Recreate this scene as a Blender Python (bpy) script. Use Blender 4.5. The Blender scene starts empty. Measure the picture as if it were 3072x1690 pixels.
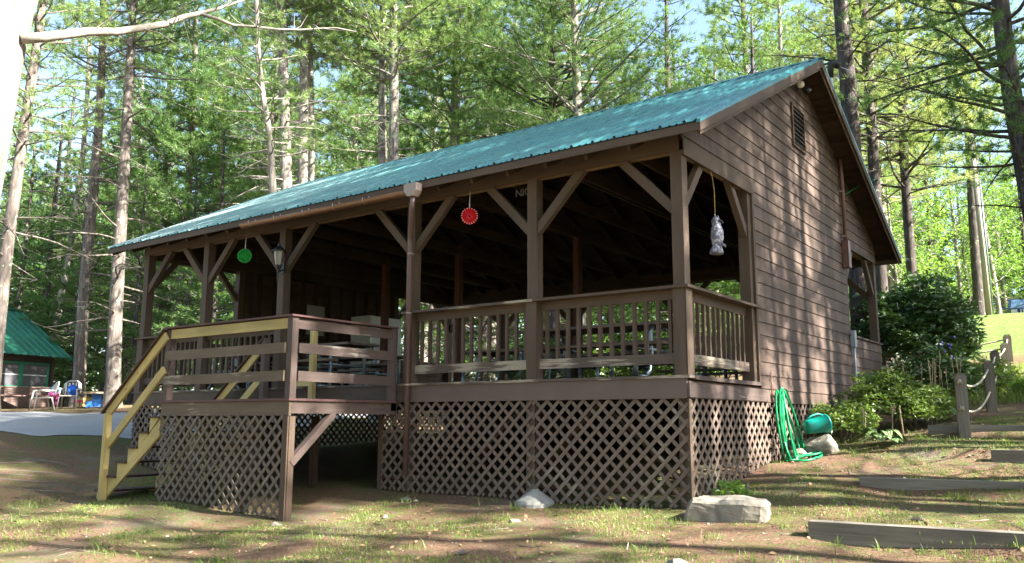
import bpy, math, random
import numpy as np
from math import radians, sin, cos, pi
from mathutils import Vector, Matrix
S = bpy.context.scene
C = S.collection
random.seed(7)
RS = np.random.RandomState(11)

# ------------------------------------------------------------------ camera
CAM = np.array([4.1627, -9.1152, -0.5216]); YAW, PIT, ROLL, FPX = 0.6321, 0.1624, 0.0034, 2545.5
_f = np.array([-sin(YAW)*cos(PIT), cos(YAW)*cos(PIT), sin(PIT)])
_r = np.array([cos(YAW), sin(YAW), 0.0]); _u = np.cross(_r, _f)
_r, _u = _r*cos(ROLL)+_u*sin(ROLL), -_r*sin(ROLL)+_u*cos(ROLL)
cd = bpy.data.cameras.new('camera'); cam = bpy.data.objects.new('camera', cd); C.objects.link(cam)
M = Matrix(((_r[0], _u[0], -_f[0], CAM[0]), (_r[1], _u[1], -_f[1], CAM[1]), (_r[2], _u[2], -_f[2], CAM[2]), (0, 0, 0, 1)))
cam.matrix_world = M
cd.sensor_width = 36; cd.lens = 36*FPX/3072; cd.clip_end = 1000; cd.clip_start = 0.05
S.camera = cam
def ray(u, v):
    return _f + (u-1536)/FPX*_r + (845-v)/FPX*_u
def at(u, v, D):                      # point seen at photo pixel u, v, at horizontal distance D
    R = ray(u, v); return CAM + R*D/math.hypot(R[0], R[1])

# ------------------------------------------------------------------ world, sun, exposure
SUN = Vector((0.79, 0.11, 0.63)).normalized()
w = bpy.data.worlds.new('World'); S.world = w; w.use_nodes = True
nt = w.node_tree; nt.nodes.clear()
sky = nt.nodes.new('ShaderNodeTexSky'); sky.sky_type = 'NISHITA'; sky.sun_disc = False
sky.sun_elevation = math.asin(SUN.z); sky.sun_rotation = math.atan2(SUN.x, SUN.y)
sky.air_density = 1.0; sky.dust_density = 1.5; sky.ozone_density = 1.0
bg = nt.nodes.new('ShaderNodeBackground'); bg.inputs['Strength'].default_value = 0.078
wo = nt.nodes.new('ShaderNodeOutputWorld')
nt.links.new(sky.outputs[0], bg.inputs[0]); nt.links.new(bg.outputs[0], wo.inputs[0])
ld = bpy.data.lights.new('sun', 'SUN'); ld.energy = 5.0; ld.angle = radians(0.53); ld.color = (1.0, 0.95, 0.86)
sun = bpy.data.objects.new('sun', ld); C.objects.link(sun)
sun.rotation_euler = SUN.to_track_quat('Z', 'Y').to_euler(); sun.location = (20, 0, 30)
S.view_settings.view_transform = 'Standard'; S.view_settings.look = 'None'
S.view_settings.gamma = 1; S.view_settings.use_curve_mapping = False
S.view_settings.exposure = 2.7
S.cycles.max_bounces = 8; S.cycles.diffuse_bounces = 4; S.cycles.transmission_bounces = 6; S.cycles.transparent_max_bounces = 8

# ------------------------------------------------------------------ helpers
def link(o, parent=None):
    C.objects.link(o)
    if parent is not None:
        o.parent = parent
        o.matrix_parent_inverse = parent.matrix_world.inverted() if False else Matrix.Translation(-parent_loc(parent))
    return o
def parent_loc(p): return p.location.copy()      # every part is laid out in world coordinates
def empty(name, loc=(0, 0, 0), label=None, cat=None, group=None):
    o = bpy.data.objects.new(name, None); C.objects.link(o); o.location = loc; o.empty_display_size = .2
    return tag(o, label, cat, group)
def tag(o, label=None, cat=None, group=None, kind=None):
    if label: o['label'] = label
    if cat: o['category'] = cat
    if group: o['group'] = group
    if kind: o['kind'] = kind
    return o

class MB:
    """mesh builder, world coordinates; uv runs in metres with u along the grain"""
    def __init__(s): s.v = []; s.f = []; s.uv = []; s.sm = []
    def quad(s, a, b, c, d, uv=None):
        i = len(s.v); s.v += [tuple(a), tuple(b), tuple(c), tuple(d)]; s.f.append((i, i+1, i+2, i+3))
        s.uv += uv or [(0, 0), (1, 0), (1, 1), (0, 1)]; s.sm.append(False); return s
    def frame_box(s, o, ax, ay, az, X, Y, Z):
        """box with corner ranges X, Y, Z (tuples) in frame o, ax, ay, az"""
        P = {}
        for i in (0, 1):
            for j in (0, 1):
                for k in (0, 1):
                    P[i, j, k] = o+ax*X[i]+ay*Y[j]+az*Z[k]
        L = [X[1]-X[0], Y[1]-Y[0], Z[1]-Z[0]]; la = L.index(max(L))
        ou, ov = random.uniform(0, 50), random.uniform(0, 50)
        faces = [((0,0,0),(0,1,0),(1,1,0),(1,0,0)), ((0,0,1),(1,0,1),(1,1,1),(0,1,1)),
                 ((0,0,0),(1,0,0),(1,0,1),(0,0,1)), ((0,1,0),(0,1,1),(1,1,1),(1,1,0)),
                 ((0,0,0),(0,0,1),(0,1,1),(0,1,0)), ((1,0,0),(1,1,0),(1,1,1),(1,0,1))]
        R = [X, Y, Z]
        for fi, fc in enumerate(faces):
            i0 = len(s.v)
            for c in fc:
                s.v.append(tuple(P[c]))
                q = [R[t][c[t]] for t in range(3)]
                others = [t for t in range(3) if t != la]
                cr = q[others[0]] + q[others[1]]*1.0
                if fi//2 == 2 - la or (la == 0 and fi >= 4) or (la == 1 and fi in (2, 3)) or (la == 2 and fi < 2):
                    pass
                s.uv.append((q[la]+ou, cr+ov))
            s.f.append((i0, i0+1, i0+2, i0+3)); s.sm.append(False)
    def box(s, x0, x1, y0, y1, z0, z1):
        s.frame_box(Vector((0, 0, 0)), Vector((1, 0, 0)), Vector((0, 1, 0)), Vector((0, 0, 1)),
                    (min(x0, x1), max(x0, x1)), (min(y0, y1), max(y0, y1)), (min(z0, z1), max(z0, z1)))
        return s
    def beam(s, p, q, w, h, up=(0, 0, 1)):
        """board from p to q, width w across, height h along up"""
        p = Vector(p); q = Vector(q); d = q-p; L = d.length; ax = d.normalized(); up = Vector(up)
        ay = up.cross(ax).normalized(); az = ax.cross(ay)
        s.frame_box(p, ax, ay, az, (0, L), (-w/2, w/2), (-h/2, h/2)); return s
    def tube(s, pts, rad, n=8, cap=True, smooth=True, squash=1.0):
        pts = [Vector(p) for p in pts]
        if not hasattr(rad, '__len__'): rad = [rad]*len(pts)
        i0 = len(s.v); L = 0; prev = None
        for k, p in enumerate(pts):
            a = pts[max(k-1, 0)]; b = pts[min(k+1, len(pts)-1)]; d = (b-a)
            d = d.normalized() if d.length > 1e-9 else Vector((0, 0, 1))
            if prev is None:
                ref = Vector((1, 0, 0)) if abs(d.x) < .8 else Vector((0, 1, 0))
                x = (ref - d*ref.dot(d)).normalized()
            else: x = (prev - d*prev.dot(d)).normalized()
            prev = x; y = d.cross(x)
            for j in range(n):
                t = 2*pi*j/n; s.v.append(tuple(p+(x*cos(t)+y*sin(t)*squash)*rad[k]))
        lens = [0]
        for k in range(1, len(pts)): lens.append(lens[-1]+(pts[k]-pts[k-1]).length)
        for k in range(len(pts)-1):
            for j in range(n):
                a = i0+k*n+j; b = i0+k*n+(j+1) % n
                s.f.append((a, b, b+n, a+n)); s.sm.append(smooth)
                c0 = j*2*pi*rad[k]/n; c1 = (j+1)*2*pi*rad[k]/n
                s.uv += [(lens[k], c0), (lens[k], c1), (lens[k+1], c1), (lens[k+1], c0)]
        if cap:
            s.f.append(tuple(i0+j for j in range(n))[::-1]); s.sm.append(False); s.uv += [(0, 0)]*n
            m = i0+(len(pts)-1)*n; s.f.append(tuple(m+j for j in range(n))); s.sm.append(False); s.uv += [(0, 0)]*n
        return s
    def poly_prism(s, pts, d):
        """extrude planar polygon pts by vector d"""
        pts = [Vector(p) for p in pts]; d = Vector(d); n = len(pts); i0 = len(s.v)
        s.v += [tuple(p) for p in pts] + [tuple(p+d) for p in pts]
        o = pts[0]; e = max(((pts[(k+1) % n]-pts[k]) for k in range(n)), key=lambda t: t.length).normalized()
        nn = d.normalized(); g = nn.cross(e)
        uvf = lambda p: ((p-o).dot(e), (p-o).dot(g)+(p-o).dot(nn))
        s.f.append(tuple(range(i0, i0+n))[::-1]); s.sm.append(False); s.uv += [uvf(p) for p in pts][::-1]
        s.f.append(tuple(range(i0+n, i0+2*n))); s.sm.append(False); s.uv += [uvf(p+d) for p in pts]
        for k in range(n):
            a, b = k, (k+1) % n
            s.f.append((i0+a, i0+b, i0+n+b, i0+n+a)); s.sm.append(False)
            s.uv += [uvf(pts[a]), uvf(pts[b]), uvf(pts[b]+d), uvf(pts[a]+d)]
        return s
    def lathe(s, prof, c=(0, 0, 0), n=20, M=None, smooth=True):
        i0 = len(s.v); c = Vector(c)
        for (r, z) in prof:
            for j in range(n):
                t = 2*pi*j/n; p = Vector((r*cos(t), r*sin(t), z))
                if M is not None: p = M @ p
                s.v.append(tuple(c+p))
        for k in range(len(prof)-1):
            for j in range(n):
                a = i0+k*n+j; b = i0+k*n+(j+1) % n
                s.f.append((a, b, b+n, a+n)); s.sm.append(smooth); s.uv += [(0, 0), (1, 0), (1, 1), (0, 1)]
        return s
    def build(s, name, mat, parent=None, bevel=0, solid=0):
        me = bpy.data.meshes.new(name); me.from_pydata(s.v, [], s.f); 
        ul = me.uv_layers.new(name='UVMap')
        flat = np.array(s.uv, dtype=np.float32).ravel()
        if len(flat) == 2*len(me.loops): ul.data.foreach_set('uv', flat)
        me.polygons.foreach_set('use_smooth', s.sm)
        me.materials.append(mat); me.update()
        o = bpy.data.objects.new(name, me); link(o, parent)
        if solid:
            m = o.modifiers.new('solid', 'SOLIDIFY'); m.thickness = solid
        if bevel:
            m = o.modifiers.new('bevel', 'BEVEL'); m.width = bevel; m.segments = 1; m.limit_method = 'ANGLE'
        return o

def np_mesh(name, V, nper, mat, parent=None, attr=None, mats=None):
    """V: (n, nper, 3) separate polygons"""
    n = V.shape[0]
    me = bpy.data.meshes.new(name)
    me.vertices.add(n*nper); me.vertices.foreach_set('co', V.reshape(-1).astype(np.float32))
    me.loops.add(n*nper); me.loops.foreach_set('vertex_index', np.arange(n*nper, dtype=np.int32))
    me.polygons.add(n); me.polygons.foreach_set('loop_start', np.arange(0, n*nper, nper, dtype=np.int32))
    me.polygons.foreach_set('loop_total', np.full(n, nper, dtype=np.int32))
    if attr is not None:
        a = me.attributes.new('vary', 'FLOAT', 'FACE'); a.data.foreach_set('value', attr.astype(np.float32))
    me.materials.append(mat); me.update(calc_edges=True)
    if name is None: return me
    o = bpy.data.objects.new(name, me)
    if parent != 'nolink': link(o, parent)
    return o

# ------------------------------------------------------------------ materials
def newmat(name):
    m = bpy.data.materials.new(name); m.use_nodes = True; nt = m.node_tree
    b = nt.nodes['Principled BSDF']; return m, nt, b
def N(nt, t, **k):
    n = nt.nodes.new(t)
    for a, v in k.items():
        if a in n.inputs: n.inputs[a].default_value = v
        else: setattr(n, a, v)
    return n
def ramp(nt, src, stops):
    r = nt.nodes.new('ShaderNodeValToRGB'); e = r.color_ramp.elements
    while len(e) < len(stops): e.new(0.5)
    for i, (p, c) in enumerate(stops):
        e[i].position = p; e[i].color = (c[0], c[1], c[2], 1) if hasattr(c, '__len__') else (c, c, c, 1)
    nt.links.new(src, r.inputs[0]); return r
def mix(nt, fac, a, b, blend='MIX'):
    m = nt.nodes.new('ShaderNodeMix'); m.data_type = 'RGBA'; m.blend_type = blend
    for sock, v in ((0, fac), (6, a), (7, b)):
        if hasattr(v, 'default_value'): nt.links.new(v, m.inputs[sock])
        elif isinstance(v, (int, float)): m.inputs[sock].default_value = v if sock == 0 else (v, v, v, 1)
        else: m.inputs[sock].default_value = (v[0], v[1], v[2], 1)
    return m.outputs[2]
def wood(name, col, dark=0.7, worn=0.0, worn_col=(.32, .29, .25), rough=.75, knots=0.0, bump=.25, streak=0.0, shade=0.12):
    m, nt, b = newmat(name)
    tc = N(nt, 'ShaderNodeTexCoord'); mp = N(nt, 'ShaderNodeMapping'); mp.inputs['Scale'].default_value = (1.6, 38, 1)
    nt.links.new(tc.outputs['UV'], mp.inputs[0])
    g = N(nt, 'ShaderNodeTexNoise', Scale=1.0, Detail=6.0, Roughness=.65); nt.links.new(mp.outputs[0], g.inputs['Vector'])
    c1 = ramp(nt, g.outputs[0], [(.25, [c*dark for c in col]), (.7, col)])
    mp2 = N(nt, 'ShaderNodeMapping'); mp2.inputs['Scale'].default_value = (.9, 3.5, 1); nt.links.new(tc.outputs['UV'], mp2.inputs[0])
    g2 = N(nt, 'ShaderNodeTexNoise', Scale=1.0, Detail=3.0); nt.links.new(mp2.outputs[0], g2.inputs['Vector'])
    c2 = ramp(nt, g2.outputs[0], [(.3, 1-shade*2), (.7, 1+shade)])
    out = mix(nt, 1.0, c1.outputs[0], c2.outputs[0], 'MULTIPLY')
    if worn > 0:
        mp3 = N(nt, 'ShaderNodeMapping'); mp3.inputs['Scale'].default_value = (2.2, 22, 1); nt.links.new(tc.outputs['UV'], mp3.inputs[0])
        g3 = N(nt, 'ShaderNodeTexNoise', Scale=1.0, Detail=8.0, Roughness=.7); nt.links.new(mp3.outputs[0], g3.inputs['Vector'])
        g4 = N(nt, 'ShaderNodeTexNoise', Scale=1.1, Detail=2.0); nt.links.new(tc.outputs['Object'], g4.inputs['Vector'])
        mu = N(nt, 'ShaderNodeMath', operation='ADD'); nt.links.new(g3.outputs[0], mu.inputs[0]); nt.links.new(g4.outputs[0], mu.inputs[1])
        t = 1.25-worn*.5
        r3 = ramp(nt, mu.outputs[0], [(min(.99, t-.06)/2 if False else (t-.06)/2, 0), ((t+.06)/2, 1)])
        hf = N(nt, 'ShaderNodeMath', operation='MULTIPLY'); hf.inputs[1].default_value = .5
        nt.links.new(mu.outputs[0], hf.inputs[0]); nt.links.new(hf.outputs[0], r3.inputs[0])
        out = mix(nt, r3.outputs[0], out, worn_col)
    if streak > 0:
        mps = N(nt, 'ShaderNodeMapping'); mps.inputs['Scale'].default_value = (5, 5, .35); nt.links.new(tc.outputs['Object'], mps.inputs[0])
        gs = N(nt, 'ShaderNodeTexNoise', Scale=1.0, Detail=5.0, Roughness=.6); nt.links.new(mps.outputs[0], gs.inputs['Vector'])
        rs = ramp(nt, gs.outputs[0], [(.3, 1-streak), (.62, 1+streak*.5)])
        out = mix(nt, 1.0, out, rs.outputs[0], 'MULTIPLY')
    if knots > 0:
        v = N(nt, 'ShaderNodeTexVoronoi', Scale=1.0); mk = N(nt, 'ShaderNodeMapping'); mk.inputs['Scale'].default_value = (2.2, 6, 1)
        nt.links.new(tc.outputs['UV'], mk.inputs[0]); nt.links.new(mk.outputs[0], v.inputs['Vector'])
        rk = ramp(nt, v.outputs['Distance'], [(.05, 1), (.09, 0)])
        out = mix(nt, rk.outputs[0], out, (.16, .08, .03))
    nt.links.new(out, b.inputs['Base Color']); b.inputs['Roughness'].default_value = rough
    b.inputs['Specular IOR Level'].default_value = .3
    bp = N(nt, 'ShaderNodeBump', Strength=bump, Distance=.004); nt.links.new(g.outputs[0], bp.inputs['Height']); nt.links.new(bp.outputs[0], b.inputs['Normal'])
    return m
def plain(name, col, rough=.5, metal=0.0, var=.15, scale=6, bump=0.0):
    m, nt, b = newmat(name)
    tc = N(nt, 'ShaderNodeTexCoord'); g = N(nt, 'ShaderNodeTexNoise', Scale=float(scale), Detail=4.0)
    nt.links.new(tc.outputs['Object'], g.inputs['Vector'])
    r = ramp(nt, g.outputs[0], [(.3, [c*(1-var) for c in col]), (.7, [min(1, c*(1+var)) for c in col])])
    nt.links.new(r.outputs[0], b.inputs['Base Color']); b.inputs['Roughness'].default_value = rough; b.inputs['Metallic'].default_value = metal
    if bump:
        bp = N(nt, 'ShaderNodeBump', Strength=bump, Distance=.02); nt.links.new(g.outputs[0], bp.inputs['Height']); nt.links.new(bp.outputs[0], b.inputs['Normal'])
    return m
def foliage(name, c0, c1, trans=.5, rough=.6, c2=None):
    m, nt, b = newmat(name); nt.nodes.remove(b)
    at_ = N(nt, 'ShaderNodeAttribute', attribute_name='vary')
    oi = N(nt, 'ShaderNodeObjectInfo')
    geo = N(nt, 'ShaderNodeNewGeometry')
    g = N(nt, 'ShaderNodeTexNoise', Scale=.35, Detail=2.0); nt.links.new(geo.outputs['Position'], g.inputs['Vector'])
    ad = N(nt, 'ShaderNodeMath', operation='ADD'); nt.links.new(at_.outputs['Fac'], ad.inputs[0]); nt.links.new(oi.outputs['Random'], ad.inputs[1])
    a2 = N(nt, 'ShaderNodeMath', operation='ADD'); nt.links.new(ad.outputs[0], a2.inputs[0]); nt.links.new(g.outputs[0], a2.inputs[1])
    dv = N(nt, 'ShaderNodeMath', operation='MULTIPLY'); dv.inputs[1].default_value = 1/3.0; nt.links.new(a2.outputs[0], dv.inputs[0])
    st = [(.22, c0), (.62, c1)] + ([(.8, c2)] if c2 else [])
    r = ramp(nt, dv.outputs[0], st)
    d = N(nt, 'ShaderNodeBsdfDiffuse'); t = N(nt, 'ShaderNodeBsdfTranslucent'); gl = N(nt, 'ShaderNodeBsdfGlossy', Roughness=.45)
    gl.inputs['Color'].default_value = (.9, .95, .9, 1)
    nt.links.new(r.outputs[0], d.inputs['Color'])
    tcx = mix(nt, 1.0, r.outputs[0], (1.55, 1.5, .9), 'MULTIPLY'); nt.links.new(tcx, t.inputs['Color'])
    ms = N(nt, 'ShaderNodeMixShader'); ms.inputs[0].default_value = trans
    nt.links.new(d.outputs[0], ms.inputs[1]); nt.links.new(t.outputs[0], ms.inputs[2])
    m2 = N(nt, 'ShaderNodeMixShader'); m2.inputs[0].default_value = .03 if rough > .5 else .06
    nt.links.new(ms.outputs[0], m2.inputs[1]); nt.links.new(gl.outputs[0], m2.inputs[2])
    nt.links.new(m2.outputs[0], nt.nodes['Material Output'].inputs['Surface'])
    return m
def barkmat(name, c0, c1, lichen=.0, scale=1.0):
    m, nt, b = newmat(name)
    tc = N(nt, 'ShaderNodeTexCoord'); mp = N(nt, 'ShaderNodeMapping'); mp.inputs['Scale'].default_value = (14*scale, 14*scale, 2.6*scale)
    nt.links.new(tc.outputs['Object'], mp.inputs[0])
    g = N(nt, 'ShaderNodeTexNoise', Scale=1.0, Detail=7.0, Roughness=.7); nt.links.new(mp.outputs[0], g.inputs['Vector'])
    v = N(nt, 'ShaderNodeTexVoronoi', Scale=1.0); nt.links.new(mp.outputs[0], v.inputs['Vector'])
    r = ramp(nt, g.outputs[0], [(.28, [c*.45 for c in c0]), (.5, c0), (.75, c1)])
    rv = ramp(nt, v.outputs['Distance'], [(.0, 1.1), (.75, .6)])
    out = mix(nt, 1.0, r.outputs[0], rv.outputs[0], 'MULTIPLY')
    if lichen:
        l = N(nt, 'ShaderNodeTexNoise', Scale=5.0, Detail=5.0, Roughness=.6); nt.links.new(tc.outputs['Object'], l.inputs['Vector'])
        rl = ramp(nt, l.outputs[0], [(.66-lichen*.25, 0), (.70-lichen*.25, 1)])
        out = mix(nt, rl.outputs[0], out, (.36, .38, .27))
    nt.links.new(out, b.inputs['Base Color']); b.inputs['Roughness'].default_value = .9; b.inputs['Specular IOR Level'].default_value = .15
    bp = N(nt, 'ShaderNodeBump', Strength=.8, Distance=.02); nt.links.new(g.outputs[0], bp.inputs['Height']); nt.links.new(bp.outputs[0], b.inputs['Normal'])
    return m

PB = (.114, .079, .056)                     # brown stain of the pavilion
M_paint = wood('brown_painted_wood', PB, dark=.72)
M_smooth = plain('brown_painted_board', (.115, .080, .066), .6, var=.08, scale=2)
M_worn = wood('worn_brown_wood', (.13, .097, .078), dark=.55, worn=.42, worn_col=(.34, .29, .22), bump=.6)
M_worn2 = wood('scuffed_brown_wood', (.125, .09, .078), dark=.62, worn=.07, worn_col=(.34, .30, .26), bump=.4)
M_siding = wood('siding_boards', (.125, .086, .067), dark=.74, streak=.35, shade=.16)
M_tan = wood('tan_brown_wood', (.165, .122, .082), dark=.66, worn=.14, worn_col=(.36, .31, .24), bump=.4)
M_lattice = wood('lattice_wood', (.178, .132, .105), dark=.72, worn=.06, worn_col=(.3, .26, .2))
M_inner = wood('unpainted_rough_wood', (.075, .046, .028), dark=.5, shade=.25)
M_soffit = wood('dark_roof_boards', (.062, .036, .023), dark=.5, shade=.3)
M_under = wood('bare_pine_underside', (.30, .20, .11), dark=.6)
M_new = wood('new_yellow_pine', (.56, .43, .17), dark=.68, knots=.6, shade=.16, bump=.2, rough=.7)
M_dkcap = wood('dark_brown_cap', (.085, .05, .036), dark=.7)
M_redcap = wood('reddish_brown_cap', (.13, .07, .065), dark=.7)
M_post_in = wood('reddish_inner_post', (.11, .05, .03), dark=.65)
M_gutter = plain('copper_brown_metal', (.22, .12, .07), .35, .5, .08)
M_leader = plain('taupe_metal', (.33, .26, .23), .45, .1, .05)
M_down = plain('downspout_brown', (.14, .09, .085), .4, .1, .05)
M_black = plain('black_metal', (.02, .02, .02), .45, .3)
M_white = plain('white_enamel', (.62, .64, .62), .35, 0, .04)
M_galv = plain('galvanized_steel', (.24, .29, .32), .4, .7, .15, 8)
M_conduit = plain('grey_conduit', (.30, .33, .36), .45, .2, .08)
M_redpipe = plain('reddish_brown_pipe', (.15, .07, .055), .5, 0, .1)
M_rope = plain('weathered_rope', (.42, .38, .27), .9, 0, .25, 60)
M_yrope = plain('yellow_rope', (.26, .19, .05), .8, 0, .2, 40)
M_stone = plain('granite', (.22, .195, .155), .85, 0, .35, 9, .8)
M_conc = plain('pale_concrete', (.25, .25, .225), .9, 0, .2, 12, .4)
M_hose = plain('green_rubber_hose', (.005, .24, .085), .28, 0, .05)
M_pail = plain('teal_plastic', (.0, .20, .16), .35, 0, .06)
M_post = wood('weathered_grey_timber', (.22, .19, .15), dark=.5, shade=.2, bump=.7)
M_tie = wood('landscape_timber', (.24, .21, .17), dark=.5, shade=.2, bump=.7)
M_bark = barkmat('pine_bark', (.19, .158, .138), (.34, .30, .265), .2)
M_bark2 = barkmat('grey_bark', (.26, .225, .20), (.42, .38, .34), .45)
M_barkpale = barkmat('pale_bark', (.36, .32, .27), (.52, .48, .42), .1, .6)
M_barkdark = barkmat('dark_bark', (.10, .083, .075), (.20, .17, .15), .15)
M_twig = plain('dead_twigs', (.17, .14, .12), .9, 0, .3, 3)
M_needle = foliage('pine_needles', (.045, .11, .035), (.135, .235, .07), .45, c2=(.21, .28, .09))
M_needle_l = foliage('light_pine_needles', (.085, .17, .05), (.21, .30, .10), .48, c2=(.31, .35, .16))
M_hemlock = foliage('hemlock_needles', (.04, .095, .03), (.11, .20, .05), .4)
M_leaf = foliage('broad_leaves', (.08, .19, .03), (.20, .34, .06), .5)
M_rhodo = foliage('rhododendron_leaves', (.03, .075, .022), (.085, .155, .04), .25, rough=.3, c2=(.12, .16, .04))
M_azalea = foliage('azalea_leaves', (.06, .12, .02), (.16, .24, .05), .35, rough=.3)
M_hosta = foliage('hosta_leaves', (.14, .24, .07), (.26, .34, .12), .35, rough=.3)
M_grass = foliage('grass_blades', (.08, .14, .025), (.19, .26, .06), .4)
M_litter = plain('needle_litter', (.22, .12, .07), .9, 0, .4, 30)
def metal_roof(name, c, chips=True, rough=.22):
    m, nt, b = newmat(name)
    tc = N(nt, 'ShaderNodeTexCoord')
    g = N(nt, 'ShaderNodeTexNoise', Scale=1.0, Detail=4.0); gm = N(nt, 'ShaderNodeMapping'); gm.inputs['Scale'].default_value = (3.2, .35, .35); nt.links.new(tc.outputs['Object'], gm.inputs[0]); nt.links.new(gm.outputs[0], g.inputs['Vector'])
    r = ramp(nt, g.outputs[0], [(.3, [x*.86 for x in c]), (.7, [x*1.1 for x in c])]); out = r.outputs[0]
    if chips:                                                      # fallen needles caught on the sheets
        v = N(nt, 'ShaderNodeTexNoise', Scale=9.0, Detail=6.0, Roughness=.8); nt.links.new(tc.outputs['Object'], v.inputs['Vector'])
        rk = ramp(nt, v.outputs[0], [(.70, 0), (.74, .7)]); out = mix(nt, rk.outputs[0], out, (.16, .09, .06))
    nt.links.new(out, b.inputs['Base Color']); b.inputs['Roughness'].default_value = rough
    b.inputs['Specular IOR Level'].default_value = .8
    g5 = N(nt, 'ShaderNodeTexNoise', Scale=3.0, Detail=3.0); nt.links.new(tc.outputs['Object'], g5.inputs['Vector'])
    r5 = ramp(nt, g5.outputs[0], [(.3, rough*.8), (.7, rough*1.7)]); nt.links.new(r5.outputs[0], b.inputs['Roughness'])
    return m
M_roof = metal_roof('green_metal_roof', (.018, .17, .18), rough=.28)
M_roof2 = metal_roof('cabin_green_roof', (.015, .15, .085), rough=.45)

# ------------------------------------------------------------------ terrain
CP = [(0,0,-1.50),(-2.2,0,-1.55),(-4.9,0,-1.50),(-4.5,-2,-1.77),(-7.4,-2,-1.67),(-8.8,-2,-1.75),(0,2.5,-1.10),(0,4.9,-.81),(0,8.5,-.25),
      (-2.3,-2,-1.70),(0,-2,-1.66),(-.2,-3.2,-1.74),(-4.9,-5.1,-1.9),(3.3,-2,-1.66),(4.2,-9.1,-2.05),(4.5,-1,-1.45),(-6,-9,-2.1),
      (3.3,-.75,-1.55),(3.2,2.1,-1.20),(1.6,-.9,-1.53),(1.5,1.6,-1.24),(2.6,3.2,-.92),(2.1,4.75,-.68),(2.15,7.36,-.36),(1.87,10.75,.09),(1.73,13.8,.57),(1.5,16.8,1.06),(4.5,4.7,-.62),
      (.43,20.6,1.75),(-1.0,25.,2.75),(1.0,25.,2.75),(-1.9,30.4,3.78),(.6,30.7,3.85),(-.5,35.,4.35),(-3.4,45,4.6),(4,45,4.7),(8,25,2.9),(8,10,.3),
      (-11.6,0,-1.34),(-11.5,-2.4,-1.44),(-14,0,-1.0),(-14.3,-1.4,-1.0),(-16,-2,-.92),(-13,-4,-1.45),(-16,-6,-1.4),(-20,3,-.37),(-19.5,1,-.42),(-22.7,4.2,-.28),(-24,8,.0),(-22,6.5,.0),(-23,0,-.35),
      (-12,9.3,-.9),(-6,9.3,-.6),(-2,9.4,-.3),(-6,14,.0),(-14,16,.1),(-6,22,.8),(-20,25,.8),(-30,35,1.6),(-12,40,2.6),(-10,70,4),
      (-40,10,.4),(-60,50,2.5),(-80,0,1),(-40,-40,-1.5),(20,-40,-3),(40,0,1),(40,40,4.5),(20,20,3),(0,90,6),(-80,90,5),(90,90,6),(90,-20,0),(-30,-15,-1.6),(15,-5,-1.2)]
CPn = np.array(CP, float)
def _k(r2): return np.where(r2 > 1e-12, r2*np.log(r2+1e-12)*.5, 0)
_n = len(CPn); _A = np.zeros((_n+3, _n+3)); _d2 = ((CPn[:, None, :2]-CPn[None, :, :2])**2).sum(-1)
_A[:_n, :_n] = _k(_d2)+np.eye(_n)*.05; _A[:_n, _n] = 1; _A[:_n, _n+1:] = CPn[:, :2]; _A[_n, :_n] = 1; _A[_n+1:, :_n] = CPn[:, :2].T
_w = np.linalg.solve(_A, np.r_[CPn[:, 2], 0, 0, 0])
TIES = [(-.95, .0), (1.66, .0), (3.25, 0), (4.75, 0)]
def gz_np(x, y):
    x = np.asarray(x, float); y = np.asarray(y, float)
    d2 = (x[..., None]-CPn[:, 0])**2+(y[..., None]-CPn[:, 1])**2
    z = (_k(d2)*_w[:_n]).sum(-1)+_w[_n]+_w[_n+1]*x+_w[_n+2]*y
    z = z + .025*np.sin(x*1.7+.6*y)*np.sin(y*1.3-.4*x) + .012*np.sin(x*4.1+1)*np.sin(y*3.7)
    for ty, _ in TIES:                                             # low terraces held by the timbers
        t = y-ty; m = np.clip((x-1.5)/.4, 0, 1)*np.clip((9-x)/1, 0, 1)
        z = z + m*np.where(t < 0, -.06*np.exp(-(t/.6)**2), .03*np.exp(-(t/.5)**2))
    return z
def gz(x, y): return float(gz_np(x, y))
def gnd(u, v, D0=2, D1=80):
    R = ray(u, v); h = math.hypot(R[0], R[1]); lo = D0
    for i in range(400):
        D = D0+(D1-D0)*i/400; p = CAM+R*D/h
        if p[2] < gz(p[0], p[1]): return CAM+R*(D-(D1-D0)/800)/h
    return CAM+R*D1/h

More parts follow.
